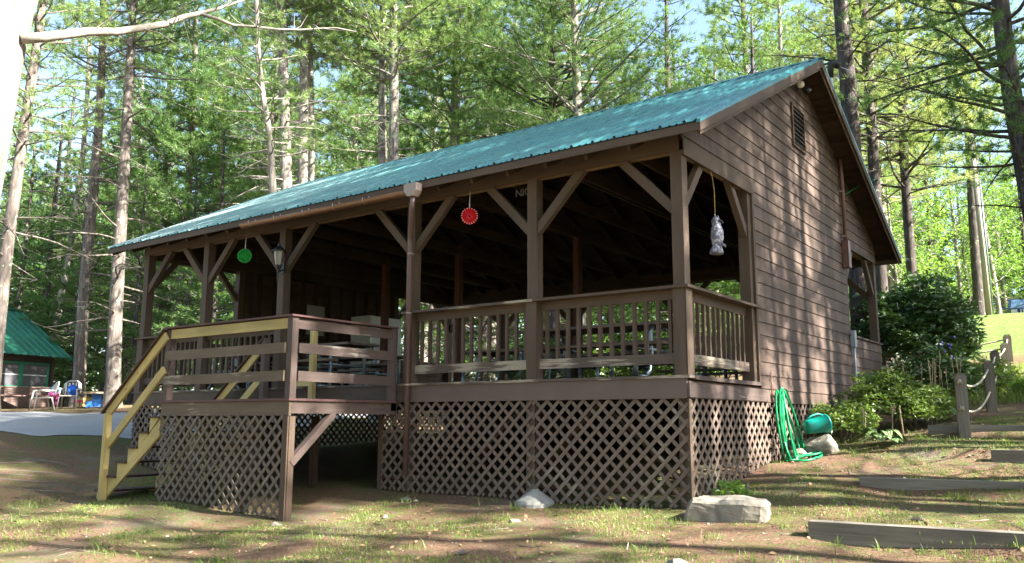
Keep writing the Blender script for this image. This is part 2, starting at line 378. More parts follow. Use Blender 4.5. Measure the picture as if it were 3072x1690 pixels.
def ground_mat():
    m, nt, b = newmat('forest_ground')
    geo = N(nt, 'ShaderNodeNewGeometry')
    def noise(s, d=4.0, r=.6, dist=0.0):
        g = N(nt, 'ShaderNodeTexNoise', Scale=s, Detail=d, Roughness=r, Distortion=dist); nt.links.new(geo.outputs['Position'], g.inputs['Vector']); return g.outputs[0]
    fine = noise(38.0, 6.0, .75); mid = noise(7.0, 5.0, .7); big = noise(.55, 4.0, .6, .6); big2 = noise(.8, 3.0, .6); gr = noise(120.0, 2.0, .7)
    needles = ramp(nt, fine, [(.3, (.08, .043, .028)), (.5, (.205, .125, .083)), (.68, (.36, .24, .165))])
    sand = ramp(nt, gr, [(.3, (.12, .10, .085)), (.5, (.22, .19, .16)), (.72, (.36, .33, .29))])
    sandm = ramp(nt, mix(nt, .35, big2, mid), [(.52, 0), (.66, .85)])
    out = mix(nt, sandm.outputs[0], needles.outputs[0], sand.outputs[0])
    grass = ramp(nt, fine, [(.3, (.055, .09, .022)), (.55, (.125, .18, .042)), (.75, (.25, .29, .09))])
    gm = ramp(nt, mix(nt, .6, big, mid), [(.46, 0), (.60, .85)])
    out = mix(nt, gm.outputs[0], out, grass.outputs[0])
    # lawn on the hill behind the rope fence
    sx = N(nt, 'ShaderNodeSeparateXYZ'); nt.links.new(geo.outputs['Position'], sx.inputs[0])
    def lin(o, a, bb):
        r = N(nt, 'ShaderNodeMapRange'); r.inputs[1].default_value = a; r.inputs[2].default_value = bb; nt.links.new(o, r.inputs[0]); return r.outputs[0]
    my = lin(sx.outputs['Y'], 17.5, 19.5); mx = lin(sx.outputs['X'], -6, -4)
    mu = N(nt, 'ShaderNodeMath', operation='MULTIPLY'); nt.links.new(my, mu.inputs[0]); nt.links.new(mx, mu.inputs[1])
    lawn = ramp(nt, mid, [(.3, (.07, .13, .03)), (.5, (.16, .23, .06)), (.72, (.30, .31, .14))])
    out = mix(nt, mu.outputs[0], out, lawn.outputs[0])
    nt.links.new(out, b.inputs['Base Color']); b.inputs['Roughness'].default_value = .95; b.inputs['Specular IOR Level'].default_value = .1
    bp = N(nt, 'ShaderNodeBump', Strength=1.0, Distance=.06); nt.links.new(fine, bp.inputs['Height'])
    nt.links.new(bp.outputs[0], b.inputs['Normal'])
    return m
def grid_ground():
    def axis(lo, hi, c0, c1, fine):
        a = list(np.arange(c0, c1+1e-6, fine)); s = fine; x = c0
        while x > lo: s *= 1.22; x -= s; a.insert(0, x)
        s = fine; x = a[-1]
        while x < hi: s *= 1.22; x += s; a.append(x)
        return np.array(a)
    xs = axis(-400, 400, -13, 6, .14); ys = axis(-300, 500, -7, 9, .14)
    X, Y = np.meshgrid(xs, ys); Z = gz_np(X, Y)
    far = np.clip((np.hypot(X, Y)-70)/60, 0, 1); Z = Z*(1-far)+2.0*far
    nx, ny = len(xs), len(ys)
    V = np.stack([X, Y, Z], -1).reshape(-1, 3)
    j, i = np.meshgrid(np.arange(ny-1), np.arange(nx-1), indexing='ij'); a = (j*nx+i).ravel()
    F = np.stack([a, a+1, a+1+nx, a+nx], -1)
    me = bpy.data.meshes.new('ground'); me.from_pydata(V.tolist(), [], F.tolist()); me.polygons.foreach_set('use_smooth', [True]*len(F))
    me.materials.append(ground_mat()); o = bpy.data.objects.new('ground', me); C.objects.link(o); tag(o, kind='structure')
grid_ground()
def gravel_road():
    m, nt, b = newmat('grey_gravel'); geo = N(nt, 'ShaderNodeNewGeometry')
    g = N(nt, 'ShaderNodeTexNoise', Scale=30.0, Detail=6.0, Roughness=.8); nt.links.new(geo.outputs['Position'], g.inputs['Vector'])
    r = ramp(nt, g.outputs[0], [(.3, (.2, .2, .205)), (.6, (.34, .34, .34)), (.75, (.5, .5, .5))])
    nt.links.new(r.outputs[0], b.inputs['Base Color']); b.inputs['Roughness'].default_value = .95
    # strip that crosses in front of the cabin
    P0 = [(-28, -13), (-21, -6.2), (-16.2, -1.6), (-14.2, 1.2), (-14.4, 5.0), (-16, 11), (-20, 20)]
    P1 = [(-35, -8), (-24.5, -3.0), (-21.6, .1), (-19.6, 2.9), (-19.2, 5.2), (-21, 10), (-25, 19)]
    V = []; F = []; n = 14; K = 10
    def interp(P, t):
        k = min(int(t), len(P)-2); f = t-k; return P[k][0]*(1-f)+P[k+1][0]*f, P[k][1]*(1-f)+P[k+1][1]*f
    m_ = (len(P0)-1)*K
    for a in range(m_+1):
        p = interp(P0, a/K); q = interp(P1, a/K)
        for c in range(n+1):
            f = c/n; x = p[0]*(1-f)+q[0]*f + (.25*sin(a*1.3) if c in (0, n) else 0); y = p[1]*(1-f)+q[1]*f+(.2*sin(a*.9+c) if c in (0, n) else 0)
            V.append((x, y, gz(x, y)+.012+(.0 if c in (0, n) else .02)))
    for a in range(m_):
        for c in range(n):
            i = a*(n+1)+c; F.append((i, i+1, i+n+2, i+n+1))
    me = bpy.data.meshes.new('gravel_road'); me.from_pydata(V, [], F); me.materials.append(m)
    o = bpy.data.objects.new('gravel_road', me); C.objects.link(o); tag(o, kind='structure')
gravel_road()

# ------------------------------------------------------------------ the pavilion
XR, XL = 0.0, -11.6; YB = 9.33; HB = 2.70; HR = 1.04; EZ = 2.86; RZ = 5.42; EY = -.40; XO0, XO1 = -12.28, .42
PX = [0.0, -2.11, -4.31, -7.29, -9.47, -11.6]; YS0, YS1 = 2.29, 6.96; SL = (RZ-EZ)/(YB/2-EY)
pav = empty('picnic_pavilion', (-5.8, 4.6, gz(-5.8, 4.6)), 'long brown open-sided timber pavilion raised on a lattice base under a green metal roof', 'pavilion')
def part(mb, name, mat, parent=None, **k): return mb.build(name, mat, parent or pav, **k)
PW = .15
# floor
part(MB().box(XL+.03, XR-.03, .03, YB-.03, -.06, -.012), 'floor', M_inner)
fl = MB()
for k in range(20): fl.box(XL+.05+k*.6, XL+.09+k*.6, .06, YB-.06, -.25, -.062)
part(fl, 'floor_joists', M_inner)
# posts (outer face flush with the walls), run down to the ground below the floor
def rail_posts():
    for i, x in enumerate(PX):
        for front in (True, False):
            x0 = x-PW if i < 5 else x; 
            if i == 5: x0 = XL
            y0, y1 = (0, PW) if front else (YB-PW, YB)
            part(MB().box(x0, x0+PW, y0, y1, -.01, HB), 'post', M_paint, bevel=.004)
            pz = gz(x, y0)-.2
            if pz < -.4: part(MB().box(x0+.01, x0+PW-.01, y0+.03, y1+.0, pz, -.27), 'foundation_post', M_inner)
    for x0 in (XR-PW, XL):
        for y in (YS0-PW-.01, YS1+.01): part(MB().box(x0, x0+PW, y, y+PW, -.01, HB), 'post', M_paint, bevel=.004)
rail_posts()
# perimeter beams
for y0, s in ((0, 1), (YB, -1)):
    part(MB().box(XL, XR-.03, y0, y0+s*.045, HB+.003, EZ+.12), 'beam', M_paint, bevel=.003)
    part(MB().box(XL+.003, XR-.033, y0+s*.048, y0+s*.14, HB, EZ+.10), 'beam_core', M_under if s > 0 else M_inner)
for x0, s in ((XR, -1), (XL, 1)):
    part(MB().box(x0+s*.04, x0+s*.135, .15, YB-.15, HB, EZ+.08), 'beam_core', M_under if s < 0 else M_inner)
# knee braces
def brace(p, q, up, mat=M_paint, w=.085, h=.115): part(MB().beam(p, q, w, h, up), 'knee_brace', mat, bevel=.003)
BL = .72
for i, x in enumerate(PX):
    xc = x-PW/2 if i < 5 else x+PW/2
    for yc in (.065, YB-.065):
        if i > 0: brace((xc+.05, yc, HB-BL-.0), (xc+.05+BL, yc, HB+.02), (0, 1, 0), w=.115, h=.085)
        if i < 5: brace((xc-.05, yc, HB-BL), (xc-.05-BL, yc, HB+.02), (0, 1, 0), w=.115, h=.085)
for xc in (XR-.065, XL+.065):
    for ya, s in ((PW, 1), (YS0-PW-.01, -1), (YS1+PW+.01, 1), (YB-PW, -1)):
        b = .55; brace((xc, ya-s*.02, HB-b-.1), (xc, ya+s*b, HB+.02), (1, 0, 0), w=.11, h=.085)
# inner posts, tie beams, rafters
for x in PX[1:5]:
    part(MB().box(x-.11, x+.01, 4.6, 4.74, -.01, 3.2), 'inner_post', M_post_in, bevel=.004)
ties = MB()
tx = sorted(PX[1:5]+[-1.05, -3.2, -5.8, -8.4, -10.5])
for x in tx:
    for d in (0, .1) if x in PX else (0,):
        part(MB().box(x-.045-d, x-d, .62, YB-.62, HB+.29, HB+.47), 'tie_beam', M_inner)
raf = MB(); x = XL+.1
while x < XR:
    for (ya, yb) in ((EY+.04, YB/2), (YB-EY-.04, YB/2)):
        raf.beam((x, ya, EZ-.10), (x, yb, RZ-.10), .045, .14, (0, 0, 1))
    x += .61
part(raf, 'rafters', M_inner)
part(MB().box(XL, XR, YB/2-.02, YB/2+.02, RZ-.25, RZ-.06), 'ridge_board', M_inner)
# roof
roofmb = MB(); prof = []; x = XO0; rib = .305
while x < XO1-.02:
    prof += [(x, .0), (x+.010, .030), (x+.040, .030), (x+.05, .0), (x+.125, .0), (x+.135, .012), (x+.150, .012), (x+.16, 0), (x+.215, .0), (x+.225, .012), (x+.240, .012), (x+.25, 0)]
    x += rib
prof = [p for p in prof if p[0] < XO1-.05]+[(XO1-.05, 0), (XO1-.038, .022), (XO1-.012, .022), (XO1, .0)]
nn = Vector((0, -SL, 1)).normalized(); nb = Vector((0, SL, 1)).normalized()
for ya, yb, n_ in ((EY-.03, YB/2-.005, nn), (YB-EY+.03, YB/2+.005, nb)):
    za = EZ-.03*SL; K = 1
    for (xa, ha), (xb, hb) in zip(prof[:-1], prof[1:]):
        A = Vector((xa, ya, za))+n_*(ha+.012); B = Vector((xb, ya, za))+n_*(hb+.012)
        D = Vector((xa, yb, RZ))+n_*(ha+.012); E_ = Vector((xb, yb, RZ))+n_*(hb+.012)
        if n_ is nn: roofmb.quad(A, B, E_, D)
        else: roofmb.quad(B, A, D, E_)
roof = part(roofmb, 'roof', M_roof, solid=.0015)
# ridge cap with stepped closures between the ribs
rc = MB()
for n_, s in ((nn, -1), (nb, 1)):
    a = Vector((0, YB/2, RZ+.045)); dn = Vector((0, s, -SL)).normalized()
    p0, p1 = a, a+dn*.17
    rc.poly_prism([(XO0-.01, p0.y, p0.z), (XO0-.01, p1.y, p1.z), (XO0-.01, p1.y, p1.z-.012), (XO0-.01, p0.y, p0.z-.012)], (XO1-XO0+.02, 0, 0))
part(rc, 'ridge_cap', M_roof, roof)
for n_, s in ((nn, -1), (nb, 1)):
    clo = MB(); x = XO0+.05; p = Vector((0, YB/2, RZ+.012))+Vector((0, s, -SL)).normalized()*.145
    while x < XO1-.06: clo.box(x, x+.253, p.y-.006, p.y+.006, p.z-.004, p.z+.026); x += rib
    part(clo, 'closure_strip', M_black, roof)
cle = MB(); x = XO0                                                # dark ends of the ribs along the eaves
while x < XO1-.02:
    for y in (EY-.032, YB-EY+.032): cle.poly_prism([(x-.002, y, EZ-.016), (x+.052, y, EZ-.016), (x+.040, y, EZ+.026), (x+.010, y, EZ+.026)], (0, .004 if y < 0 else -.004, 0))
    x += rib
part(cle, 'rib_end', M_black, roof)
scr = MB()
for j in range(6):
    f = (j+.35)/6; y = EY+(YB/2-EY)*f; z = EZ+(RZ-EZ)*f; x = XO0+.09
    while x < XO1: scr.lathe([(.006, 0), (.006, .003), (0, .004)], (x, y, z+.014), 4, smooth=False); x += rib
part(scr, 'roof_screws', M_black, roof)
dk = MB()                                                          # board sheathing under the sheets
for (ya, s) in ((EY, 1), (YB-EY, -1)):
    k = 0; y = 0; L = math.hypot(YB/2-EY, RZ-EZ); dv = Vector((0, s*(YB/2-EY)/L, (RZ-EZ)/L)); up = nn if s > 0 else nb
    while y < L-.02:
        wd = min(.185, L-y); c = Vector((0, ya, EZ))+dv*(y+wd/2)-up*.012
        x0 = XO0+.03+(0 if k % 2 else 0); cut = random.uniform(-9, -3)
        for xa, xb in ((x0, cut-.003), (cut, XO1-.03)):
            dk.frame_box(c+Vector((xa, 0, 0)), Vector((1, 0, 0)), dv, up, (0, xb-xa), (-wd/2+.002, wd/2-.002), (-.011, .011))
        y += .185; k += 1
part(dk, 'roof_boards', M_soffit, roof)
# fascia and rake boards
for y0, s in ((EY, -1), (YB-EY, 1)):
    part(MB().box(XO0+.08, XO1-.0, y0, y0+s*.022, EZ-.115, EZ-.014), 'fascia', M_paint, roof, bevel=.002)
    part(MB().box(XO0+.08, XO1+.0, y0-s*.001, y0-s*.03, EZ-.09, EZ-.03), 'fascia', M_paint, roof)
for x0 in (XO1-.005, XO0+.05):
    r1 = MB()
    for (ya, yb) in ((EY-.02, YB/2), (YB-EY+.02, YB/2)):
        p = [(x0, ya, EZ-.125), (x0, ya, EZ-.012), (x0, yb, RZ-.012+.0), (x0, yb, RZ-.135)]
        r1.poly_prism(p, (.022, 0, 0))
    part(r1, 'rake_board', M_paint, roof)
    r2 = MB(); sx = -1 if x0 > 0 else 1
    for (ya, yb) in ((EY+.05, YB/2), (YB-EY-.05, YB/2)):
        sl = SL*.05
        r2.poly_prism([(x0+sx*.03-.002, ya, EZ-.17+sl), (x0+sx*.03-.002, ya, EZ-.04+sl), (x0+sx*.03-.002, yb, RZ-.05), (x0+sx*.03-.002, yb, RZ-.18)], (.020, 0, 0))
    part(r2, 'rake_board', M_paint, roof)
tr = MB()
for (ya, yb) in ((EY-.03, YB/2), (YB-EY+.03, YB/2)):               # green metal rake trim
    sg = 1 if ya < 4 else -1
    tr.poly_prism([(XO1-.03, ya, EZ-.012-.03*SL), (XO1-.03, ya, EZ+.03-.03*SL), (XO1-.03, yb, RZ+.04), (XO1-.03, yb, RZ-.008)], (.05, 0, 0))
part(tr, 'rake_trim', M_roof, roof)

# gable walls: lapped boards over the solid middle panel and the whole gable
def lap_wall(xw, s, name):
    mb = MB(); bw = .185; z = -.26
    def zroof(y): return EZ+SL*((y-EY) if y < YB/2 else (YB-EY-y))-.045
    y_at = lambda z: EY+(z+.045-EZ)/SL
    while z < RZ-.1:
        z1 = min(z+bw, RZ-.06); segs = []
        if z1 <= HB+.05:
            segs = [(YS0-.0, YS1)]
            if z < HR-.04: segs = [(YS0, YB)]
            if z < -.08: segs = [(0.0, YB)]
        else: segs = [(0.0, YB)]
        segs2 = segs
        for ya, yb in segs2:
            zt = z1
            if z1 > HB+.05:
                a0, b0 = max(ya, y_at(z)), min(yb, YB-y_at(z)); a1, b1 = max(ya, y_at(z1)), min(yb, YB-y_at(z1))
                if a1 > b1: a1 = b1 = YB/2
            else:
                a0, b0 = ya, yb; a1, b1 = ya, yb
                if yb-ya > 3 and not getattr(mb, 'busy', 0):          # butt joint somewhere along the course
                    cutp = random.uniform(ya+1, yb-1); segs2.append((cutp+.004, yb)); a1, b1 = ya, cutp; a0, b0 = ya, cutp
            if z < HR-.04 and z1 > HR-.04 and segs[0][1] == YB: pass
            zz0 = max(z, HB-.06) if z1 > HB+.05 and z < HB-.06 else z
            t0, t1 = .026, .010
            P = [Vector((xw+s*t0, a0, zz0)), Vector((xw+s*t0, b0, zz0)), Vector((xw+s*t1, b1, zt+.012)), Vector((xw+s*t1, a1, zt+.012))]
            Q = [Vector((xw, a0, zz0)), Vector((xw, b0, zz0)), Vector((xw, b1, zt+.012)), Vector((xw, a1, zt+.012))]
            ou, ov = random.uniform(0, 40), random.uniform(0, 40)
            uv = [(a0+ou, ov), (b0+ou, ov), (b1+ou, bw+ov), (a1+ou, bw+ov)]
            fr = P if s > 0 else P[::-1]; mb.quad(*fr, uv=uv if s > 0 else uv[::-1])
            mb.quad(Q[0], Q[1], P[1], P[0], uv=[(a0+ou, ov), (b0+ou, ov), (b0+ou, ov+.03), (a0+ou, ov+.03)])
            mb.quad(Q[3], Q[2], Q[1], Q[0], uv=uv[::-1])
            mb.quad(Q[0], P[0], P[3], Q[3]); mb.quad(P[1], Q[1], Q[2], P[2])
        z += bw
    return part(mb, name, M_siding)
wall_r = lap_wall(XR, 1, 'siding'); wall_l = lap_wall(XL, -1, 'siding')
for xw, s in ((XR, 1), (XL, -1)):
    part(MB().box(xw, xw+s*.034, YS0-.06, YS0+.015, .0, HB-.05), 'corner_board', M_paint, wall_r if s > 0 else wall_l)
    part(MB().box(xw-s*.001, xw+s*.034, 0.0, YS0+.02, HB-.06, HB+.14), 'header_board', M_paint, wall_r if s > 0 else wall_l, bevel=.003)
    part(MB().box(xw-.05 if s > 0 else xw-.05, xw+.05, YS1, YB+.02, HR-.02, HR+.015), 'cap_rail', M_paint, wall_r if s > 0 else wall_l, bevel=.003)
# stud framing on the inner face of the left wall
st = MB()
y = YS0
while y < YS1+.01:
    st.box(XL+.04, XL+.13, y, y+.04, 0, HB); y += .41
st.box(XL+.03, XL+.135, YS0, YS1, 1.35, 1.39)
part(st, 'wall_studs', M_inner, wall_l)
st = MB(); y = YS0
while y < YS1+.01:
    st.box(XR-.13, XR-.04, y, y+.04, 0, HB); y += .41
part(st, 'wall_studs', M_inner, wall_r)
# louvred vent
vb = MB(); vy0, vy1, vz0, vz1 = 4.24, 4.80, 3.93, 4.58
for a in ((vy0-.04, vy0, vz0-.04, vz1+.04), (vy1, vy1+.04, vz0-.04, vz1+.04), (vy0, vy1, vz1, vz1+.04), (vy0, vy1, vz0-.04, vz0)):
    vb.box(.005, .055, a[0], a[1], a[2], a[3])
vent = part(vb, 'vent', M_paint)
part(MB().box(.012, .031, vy0+.001, vy1-.001, vz0, vz1), 'vent_back', M_black, vent)
lv = MB()
for k in range(8):
    z = vz0+.03+k*.08; lv.beam((.045, vy0, z), (.045, vy1, z), .045, .008, (0.6, 0, .8))
part(lv, 'louvre', M_paint, vent)
# floodlights under the peak
fl = MB().lathe([(.05, 0), (.05, .02), (0, .025)], (.05, 4.55, 4.98), 12, Matrix.Rotation(radians(90), 3, 'Y'))
flood = part(fl, 'floodlight', M_black)
mw = plain('lamp_lens', (.75, .73, .66), .3, 0, .03)
for (y, d) in ((4.42, (.35, -.6, -.35)), (4.68, (.4, .5, -.4))):
    d = Vector(d).normalized(); q = d.to_track_quat('Z', 'Y').to_matrix(); c = Vector((.13, y, 4.98))
    lamp = part(MB().lathe([(.0, -.05), (.03, -.04), (.062, .05), (.064, .09)], c, 14, q), 'lamp_head', M_black, flood)
    part(MB().lathe([(.062, .075), (.05, .09), (0, .098)], c, 14, q), 'lamp_lens', mw, flood)
# band board under the floor line
part(MB().box(-4.42, XR+.0, -.038, -.001, -.265, -.03), 'band_board', M_smooth, bevel=.002)
part(MB().box(XL, -4.425, -.036, -.001, -.265, -.03), 'band_board', M_paint, bevel=.002)
part(MB().box(XL, XR, YB+.001, YB+.036, -.265, -.03), 'band_board', M_paint)
part(MB().box(XR+.003, XR+.036, -.036, YS0+.25, -.25, -.09), 'band_board', M_worn2, bevel=.002)
led = MB(); led.box(-4.36, XR+.05, -.06, .10, -.03, .003)
part(led, 'floor_ledge', M_worn, bevel=.003)
part(MB().box(XL-.05, -4.362, -.05, .10, -.03, .002), 'floor_ledge', M_worn, bevel=.003)
part(MB().box(XR-.10, XR+.06, .101, YS0+.03, -.045, .003), 'floor_ledge', M_worn2, bevel=.003)

# railings
def railing(a, b, nb, out, matcap=M_paint, capover=.06, lowmat=M_worn):
    """a, b: (x, y) of the inner ends between posts, out: outward normal"""
    a = Vector((a[0], a[1], 0)); b = Vector((b[0], b[1], 0)); o = Vector((out[0], out[1], 0)); c = -o*.05
    root = bpy.data.objects.new('railing', None); root.location = (a+b)/2; link(root, pav)
    L = (b-a).length; u = (b-a).normalized()
    part(MB().beam(a+c+Vector((0, 0, .965)), b+c+Vector((0, 0, .965)), .04, .115, (0, 0, 1)), 'top_rail', M_paint, root, bevel=.003)
    part(MB().beam(a+c+o*.012+Vector((0, 0, .205)), b+c+o*.012+Vector((0, 0, .205)), .045, .125, (0, 0, 1)), 'bottom_rail', lowmat, root, bevel=.004)
    for k in range(nb):
        p = a+u*(L*(k+.62)/(nb+.25))+c-o*.005
        j = u*random.uniform(-.006, .006)
        part(MB().beam(p+Vector((0, 0, .265)), p+j+Vector((0, 0, .91)), .042, .042, u), 'baluster', M_paint, root)
    return root
def capboard(p0, p1, out, mat=M_paint, wd=.15):
    p0 = Vector((*p0, HR-.0)); p1 = Vector((*p1, HR-.0)); o = Vector((*out, 0))
    part(MB().beam(p0+o*(.04-wd/2+.02), p1+o*(.04-wd/2+.02), wd, .032, (0, 0, 1)), 'cap_rail', mat, bevel=.004)
nbs = [12, 13, 0, 12, 12]
for i in range(5):
    xa = PX[i+1] + (PW if i == 4 else 0); xb = PX[i]-PW
    if nbs[i]: railing((xa, .05), (xb, .05), nbs[i], (0, -1))
capboard((PX[1]-.03, 0), (XR+.06, 0), (0, -1)); capboard((PX[2]-PW-.03, 0), (PX[1]-.032, 0), (0, -1), M_worn)
capboard((XL-.07, 0), (PX[3]+.05, 0), (0, -1))
railing((-.05, PW), (-.05, YS0-PW-.01), 12, (1, 0)); capboard((XR, .065), (XR, YS0+.04), (1, 0))
railing((XL+.05, PW), (XL+.05, YS0-PW-.01), 12, (-1, 0)); capboard((XL, .065), (XL, YS0+.04), (-1, 0))
# casing on the rail-height part of the front posts
for x in PX[:3]+PX[3:5]:
    part(MB().box(x-PW-.004, x+.006, -.022, .0, .005, HR-.018), 'post_casing', M_paint, bevel=.003)
part(MB().box(.0005, .018, -.022, PW+.004, .005, HR-.018), 'post_casing', M_paint, bevel=.003)
part(MB().box(XL-.03, XL+PW+.01, -.022, .0, .005, HR-.018), 'post_casing', M_paint, bevel=.003)

# lattice skirts
def lattice(p0, p1, zt, zbf, nrm, name='lattice', mat=M_lattice, par=None, zlim=None, w=.044, pitch=.128):
    """clip diagonal strips to the panel between p0, p1 (xy), top zt, bottom zbf(t)"""
    p0 = Vector((*p0, 0)); p1 = Vector((*p1, 0)); u = (p1-p0).normalized(); L = (p1-p0).length; n_ = Vector((*nrm, 0)); up = Vector((0, 0, 1))
    mb = MB(); step = pitch*math.sqrt(2)
    for lay, sg in ((0, 1), (1, -1)):
        k0 = -int(3/step)-1
        for k in range(k0, int((L+3)/step)+2):
            # line: t = k*step + sg*(zt - z)
            c = k*step + (.03 if lay else 0)
            # param q from 0 (top) downwards
            q0, q1 = 0.0, 4.0
            if sg > 0: q0 = max(q0, -c); q1 = min(q1, L-c)
            else: q0 = max(q0, c-L); q1 = min(q1, c)
            if q1 <= q0: continue
            # bottom clip
            lo, hi = q0, q1
            t = c+sg*q1; tm = min(max(t, 0), L)
            if zt-q1 < zbf(tm):
                for _ in range(30):
                    m = (lo+hi)/2; t = c+sg*m
                    if zt-m < zbf(min(max(t, 0), L)): hi = m
                    else: lo = m
                q1 = lo
            if q1-q0 < .03: continue
            c += random.gauss(0, .0025)
            A = p0+u*(c+sg*q0)+up*(zt-q0)+n_*(.003+lay*.009); B = p0+u*(c+sg*q1)+up*(zt-q1)+n_*(.003+lay*.009)
            mb.beam(A, B, w, .008, n_)
    return part(mb, name, mat, par)
zb = lambda p0, p1, off=.02: (lambda t: gz(p0[0]+(p1[0]-p0[0])*t/math.dist(p0, p1), p0[1]+(p1[1]-p0[1])*t/math.dist(p0, p1))+off)
fm = MB()
def lat(p0, p1, nrm, off=.02, zt=-.26):
    lattice(p0, p1, zt, zb(p0, p1, off), nrm)
lat((-2.14, 0), (XR, 0), (0, -1)); lat((-4.92, 0), (-2.145, 0), (0, -1))
lat((XL, 0), (-7.42, 0), (0, -1)); lat((XR, 0), (XR, 2.60), (1, 0)); lat((XR, 2.62), (XR, YB), (1, 0))
lat((XL, YB), (XL, 0), (-1, 0)); lat((XR, YB), (XL, YB), (0, 1))
part(MB().box(XL+.1, XR-.1, YB-.06, YB-.03, -1.5, -.255), 'light_block_board', M_inner)  # board added behind the back lattice to keep light from under the floor
# framing just behind the front lattice
part(MB().box(-4.9, -.2, .03, .07, -1.36, -1.30), 'lattice_frame', M_inner)
for x in (-.07, -2.22, -4.35): part(MB().box(x-.07, x+.07, .02, .06, gz(x, 0)-.05, -.27), 'lattice_frame', M_paint)
part(MB().box(-4.93, -4.86, -.02, .03, gz(-4.9, 0), -.27), 'lattice_frame', M_paint)
part(MB().box(.003, .022, -.03, .03, gz(0, 0)-.05, -.27), 'corner_board', M_paint)
for (a, b) in (((-2.1, .15, -1.1), (-1.2, .15, -.28)), ((-2.4, .2, -.3), (-3.4, .2, -1.2)), ((-.25, .25, -1.2), (-1.1, .2, -.4)), ((-4.2, .2, -1.3), (-3.5, .2, -.5))):
    part(MB().beam(a, b, .04, .11, (0, 1, 0)), 'foundation_brace', M_inner)
# gutter, leader head and downspout
gm = MB(); ga, gb = Vector((-7.80, -.50, 2.725)), Vector((-4.02, -.50, 2.70)); n = 9
for k in range(n):
    t0, t1 = pi+pi*k/n, pi+pi*(k+1)/n
    o0, o1 = Vector((0, cos(t0), sin(t0)))*.062, Vector((0, cos(t1), sin(t1)))*.062
    gm.quad(ga+o0, ga+o1, gb+o1, gb+o0)
gm.poly_prism([ga+Vector((0, cos(pi+pi*k/n)*.062, sin(pi+pi*k/n)*.062)) for k in range(n+1)], (-.004, 0, 0))
gut = part(gm, 'gutter', M_gutter, solid=.003)
gut.modifiers['solid'].offset = 0
gm = MB(); gm.tube([(-7.8, -.563, 2.727), (-4.02, -.563, 2.702)], .008, 6); part(gm, 'gutter_bead', M_gutter, gut)
for x in (-7.55, -6.9, -6.2, -5.5, -4.85):
    z = 2.71+.025*(-4-x)/3.8
    arc = [(x, -.50+.068*cos(pi+pi*k/8*1.0), z+.068*sin(pi+pi*k/8)) for k in range(9)]
    part(MB().tube([(x, -.44, z+.07)]+arc[::-1]+[(x, -.575, z+.02)], .009, 6), 'gutter_bracket', M_leader, gut)
lh = MB(); lx0, lx1 = -4.02, -3.78
lh.poly_prism([(lx0, -.57, 2.80), (lx1, -.57, 2.80), (lx1, -.57, 2.69), (-3.84, -.57, 2.61), (-3.94, -.57, 2.61), (lx0, -.57, 2.69)], (0, .13, 0))
part(lh, 'leader_head', M_leader, gut, bevel=.004)
ds = MB().tube([(-3.90, -.505, 2.62), (-3.90, -.505, 2.50), (-3.92, -.49, 2.44), (-4.28, -.12, 2.16), (-4.31, -.09, 2.08), (-4.31, -.09, -1.28)], .038, 12)
dsp = part(ds, 'downspout', M_down)
for z in (1.02, -.02, 1.9): part(MB().tube([(-4.31, -.09, z-.012), (-4.31, -.09, z+.012)], .044, 12).box(-4.33, -4.29, -.06, -.03, z-.012, z+.012), 'pipe_clip', M_leader, dsp)

# conduits, meter box and service mast on the gable
mc = MB().tube([(.075, 6.86, 2.75), (.075, 6.86, 4.05), (.075, 6.80, 4.6)], .034, 10); cond = part(mc, 'service_conduit', M_redpipe)
for z in (2.85, 3.7): part(MB().box(.02, .085, 6.80, 6.92, z-.012, z+.012), 'pipe_clip', M_leader, cond)
part(MB().box(.028, .14, 6.78, 6.94, 2.26, 2.76), 'meter_box', M_redpipe, bevel=.012)
mc = MB().tube([(.22, 6.0, 4.75), (.22, 6.0, 5.62)], .036, 10); mast = part(mc, 'service_mast', M_white)
part(MB().tube([(.22, 6.0, 5.60), (.22, 6.0, 5.76), (.24, 5.96, 5.84), (.30, 6.02, 5.86), (.36, 6.06, 5.80)], [.045, .055, .075, .075, .055], 10), 'weatherhead', M_black, mast)
mc = MB().tube([(.075, 7.02, gz(0, 7)-.1), (.075, 7.02, .9)], .022, 8); cond = part(mc, 'grey_conduit', M_conduit)
part(MB().box(.028, .11, 6.96, 7.09, .82, 1.12), 'junction_box', M_conduit, cond, bevel=.006)
for z in (.3, -.25): part(MB().box(.02, .1, 6.97, 7.07, z-.01, z+.01), 'pipe_clip', M_conduit, cond)
part(MB().tube([(.06, 7.15, 3.72), (.16, 7.35, 3.85), (.30, 7.75, 4.05), (.44, 8.0, 4.15), (.50, 8.02, 4.08)], .008, 5), 'green_wire', M_hose)
# hanger for the hose
part(MB().tube([(.03, 2.86, -.12), (.12, 2.86, -.12), (.14, 2.9, -.06)], .012, 6), 'hose_hanger', M_black)
part(MB().tube([(.045, 2.66, -.25), (.045, 2.66, .16)], .010, 6), 'thin_pipe', M_redpipe)

